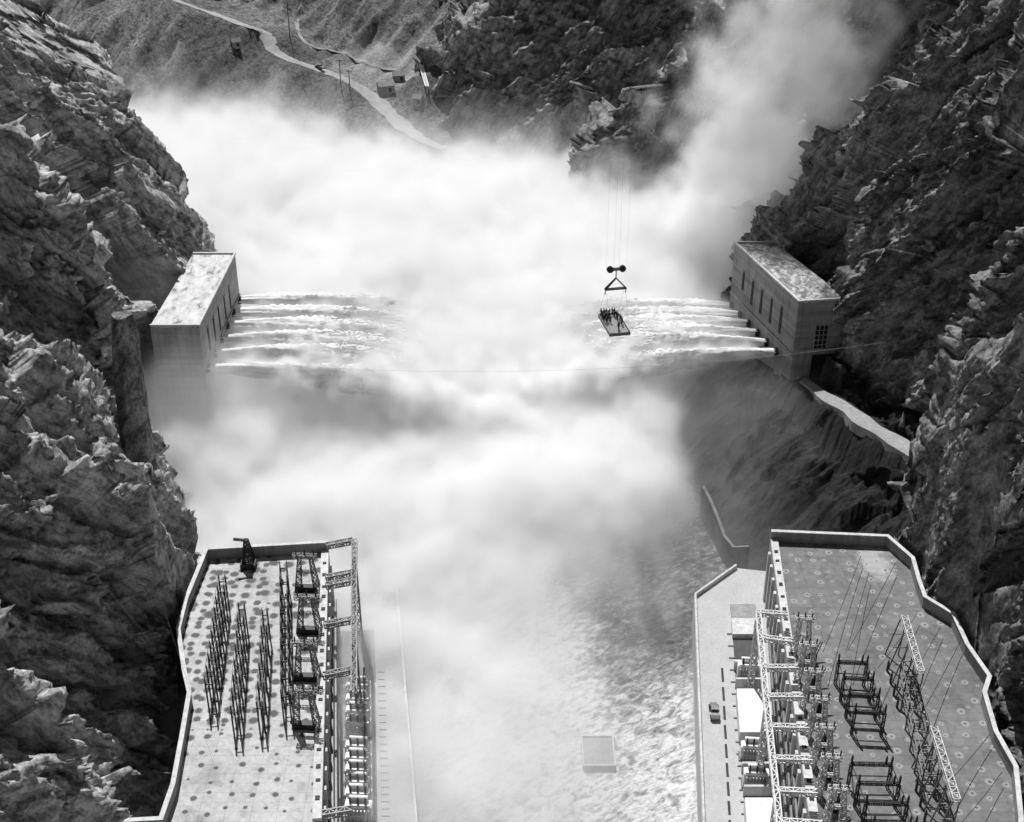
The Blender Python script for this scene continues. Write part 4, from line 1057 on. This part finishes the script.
# ------------------------------------------------------------------ spray
def sstep(a, b, x):
    t = np.clip((x-a)/(b-a), 0, 1); return t*t*(3-2*t)
def make_mist(which, lo, hi, vs, label):
    lo, hi = np.array(lo), np.array(hi)
    res = ((hi-lo)/vs).astype(int)+1
    ax = [np.linspace(lo[k], hi[k], res[k]) for k in range(3)]
    X, Y, Z = np.meshgrid(*ax, indexing='ij'); sh = X.shape
    P = np.stack([X.ravel(), Y.ravel(), Z.ravel()], 1).astype(np.float32)
    def lat(scale, octv, seed, sq=(1,1,1)):          # fbm on a coarse lattice, resampled
        return fbm(P.astype(np.float64)/scale*np.array(sq), octv, seed).reshape(sh)
    n1 = lat(36, 4, 201); n2 = lat(11, 3, 207, (1,1,.8)); n3 = lat(5.5, 2, 221); n4 = lat(2.9, 1, 231); bl = 1-2*np.abs(n2)
    if which == 'plume':
        t = np.clip((Z-20)/110, 0, 1); cx = 57+30*t; cyy = 374+4*t; rad = 17+10*t
        pl = 1-np.sqrt(((X-cx)/rad)**2+((Y-cyy)/(rad*.9))**2) + .95*n1+.6*n2+.35*n3
        D = .062*sstep(-.15, .8, pl)*np.clip(1+.9*n2+.8*n3+.5*n4, 0, 3)*(1-.2*t)*sstep(-2, 14, Z)
        JJ = []
    else: JJ = JETS
    # the main cloud, beyond the jets
    if which != 'plume':
        yf = np.interp(X, [-74, 0, 69], [294, 310, 310])
        top = 20 + 14*sstep(0, 45, Y-yf) + 10*n1 + 7*n2 + 4*n3 - 9*sstep(395, 470, Y)*sstep(-70, 10, X) + 9*sstep(-50, -110, X)
        body = sstep(0, 1, (top-Z)/(9+.15*top)) * sstep(-2, 12, Y-yf-2.5*n2) * (1-sstep(466, 500, Y+12*n1))
        D = body*.13*np.clip(1+.4*n2+.45*n3+.4*n4, .1, 3)
        # thin veil above it
        D = np.maximum(D, .010*sstep(0, 1, (top+16+10*n2-Z)/24)*sstep(330, 380, Y)*(1-sstep(466, 500, Y))*np.clip(.8+1.4*n2+.8*n3, 0, 2))
        # thinner drift over the near water, thick on the left, thin on the right
        left = 1-sstep(-12, 34, X+12*n1+5*n2)
        kk = sstep(276, 292, Y); lowtop = (11+6*n1+8*sstep(215, 255, Y)+3*left)*(1-kk) + (15+9*np.clip(np.abs(X+8)/62, 0, 1)+3*n1)*kk + 4*n2
        side = .05 + .95*left + .95*sstep(244, 276, Y+8*n1)*(1-sstep(33, 45, X+4*n2))
        near = sstep(0, 1, (lowtop-Z)/9) * sstep(135, 200, Y+14*n1+8*n2) * (1-sstep(325, 345, Y))
        D = np.maximum(D, near*np.clip(side, 0, 1)*.24*np.clip(1+.4*n2+.4*n3+.35*n4, .08, 3)*(.7+.3*sstep(195, 265, Y)))
        D = D*(1-.75*(1-sstep(172, 206, Y+6*n1))*(1-sstep(-28, -17, X+4*n2)))
        # spray drifting to the right bank
        r = ((X-25)/14)**2+((Y-254)/44)**2+((Z-3)/15)**2
        D = np.maximum(D, .026*sstep(1.15, .3, r-.7*n1-.7*n2-.3*n3))
        # drift round the left valve house
        r = ((X+82)/20)**2+((Y-288)/20)**2+((Z-17)/18)**2
        D = np.maximum(D, .05*sstep(1.2, .3, r-.6*n1-.5*n2))
        r = ((X+98)/16)**2+((Y-318)/25)**2+((Z-34)/22)**2
        D = np.maximum(D, .012*sstep(1.1, .2, r-.7*n1-.6*n2))
        # wet veil low on the rock under the right valve house
        D = np.maximum(D, .006*sstep(1.2, .3, ((X-40)/9)**2+((Y-292)/30)**2+((Z-12)/20)**2-.6*n1-.5*n2))
    # the jets
    for k_, (x0, y0, z0, sg, dy) in enumerate(JJ):
        s_ = (X-x0)*sg; inside = (s_ > 5) & (s_ < 98)
        tt = np.clip(s_, 0, 130)/(46. if k_ == 0 else 42.); cyj = y0+dy*s_; czj = z0-4.9*tt*tt
        r = 1.15+.055*np.minimum(s_, 50)+.015*np.maximum(s_-50, 0); q2 = ((Y-cyj)**2+((Z-czj)*1.0)**2)/(r*r)
        D = np.where(inside & (q2 < 7), np.maximum(D, (.9 if k_ in (0, 6) else .4)*np.exp(-q2*1.2*np.clip(1+1.2*n3+.9*n4, .3, 3))*np.clip(1.25-s_/105, .2, 1)), D)
    D = np.clip(D, 0, None)
    D[D < .0006] = 0
    edge = np.ones(sh); 
    for k in range(3):
        s = [slice(None)]*3
        for e in (0, -1): s[k] = e; edge[tuple(s)] = 0
    D = (D*edge).astype(np.float32)
    print('mist voxels', res, D.size, (D > 0).mean())
    me = bpy.data.meshes.new('mist'); me.vertices.add(D.size)
    me.vertices.foreach_set('co', P.ravel())
    at = me.attributes.new('dens', 'FLOAT', 'POINT'); at.data.foreach_set('value', D.ravel()); me.update()
    m = bpy.data.materials.new('spray'); m.use_nodes = True; nt = m.node_tree; nt.nodes.clear()
    o = nt.nodes.new('ShaderNodeOutputMaterial'); pv = nt.nodes.new('ShaderNodeVolumePrincipled')
    pv.inputs['Color'].default_value = (1,1,1,1) if which == 'plume' else (.975,.975,.975,1); pv.inputs['Density'].default_value = 1.0; pv.inputs['Anisotropy'].default_value = 0.0
    nt.links.new(pv.outputs[0], o.inputs['Volume'])
    ob = link_mesh('mist', me, m)
    ng = bpy.data.node_groups.new('mist volume', 'GeometryNodeTree')
    ng.interface.new_socket('Geometry', in_out='INPUT', socket_type='NodeSocketGeometry'); ng.interface.new_socket('Geometry', in_out='OUTPUT', socket_type='NodeSocketGeometry')
    N, L = ng.nodes, ng.links
    gi, go = N.new('NodeGroupInput'), N.new('NodeGroupOutput')
    pos = N.new('GeometryNodeInputPosition')
    sub = N.new('ShaderNodeVectorMath'); sub.operation = 'SUBTRACT'; sub.inputs[1].default_value = lo
    mul = N.new('ShaderNodeVectorMath'); mul.operation = 'MULTIPLY'; mul.inputs[1].default_value = (res-1)/(hi-lo)
    L.new(pos.outputs[0], sub.inputs[0]); L.new(sub.outputs[0], mul.inputs[0])
    sep = N.new('ShaderNodeSeparateXYZ'); L.new(mul.outputs[0], sep.inputs[0])
    def mth(op, a, b):
        n = N.new('ShaderNodeMath'); n.operation = op
        for k, v in enumerate((a, b)):
            if v is None: continue
            if isinstance(v, (int, float)): n.inputs[k].default_value = v
            else: L.new(v, n.inputs[k])
        return n.outputs[0]
    rx, ry, rz = [mth('ROUND', sep.outputs[k], None) for k in range(3)]
    # integer index (floats are exact below 2^24)
    idx = mth('ADD', mth('MULTIPLY', mth('ADD', mth('MULTIPLY', rx, float(res[1])), ry), float(res[2])), rz)
    f2i = N.new('FunctionNodeFloatToInt'); L.new(idx, f2i.inputs[0])
    na = N.new('GeometryNodeInputNamedAttribute'); na.data_type = 'FLOAT'; na.inputs[0].default_value = 'dens'
    sm = N.new('GeometryNodeSampleIndex'); sm.data_type = 'FLOAT'; sm.domain = 'POINT'; sm.clamp = True
    L.new(gi.outputs[0], sm.inputs['Geometry']); L.new(na.outputs[0], sm.inputs['Value']); L.new(f2i.outputs[0], sm.inputs['Index'])
    vc = N.new('GeometryNodeVolumeCube'); L.new(sm.outputs[0], vc.inputs['Density'])
    vc.inputs['Min'].default_value = lo; vc.inputs['Max'].default_value = hi
    for k, a in enumerate(('X','Y','Z')): vc.inputs['Resolution '+a].default_value = int(res[k])
    sma = N.new('GeometryNodeSetMaterial'); sma.inputs['Material'].default_value = m
    L.new(vc.outputs[0], sma.inputs[0]); L.new(sma.outputs[0], go.inputs[0])
    md = ob.modifiers.new('volume', 'NODES'); md.node_group = ng
    return tag(ob, label, 'mist', None, 'stuff')
make_mist('cloud', (-150.,140.,-1.), (78.,500.,66.), 1.15, 'white spray cloud filling the gorge between the valve houses')
make_mist('plume', (18.,330.,-1.), (122.,422.,136.), 1.15, 'tall pale plume of spray climbing the right canyon wall')
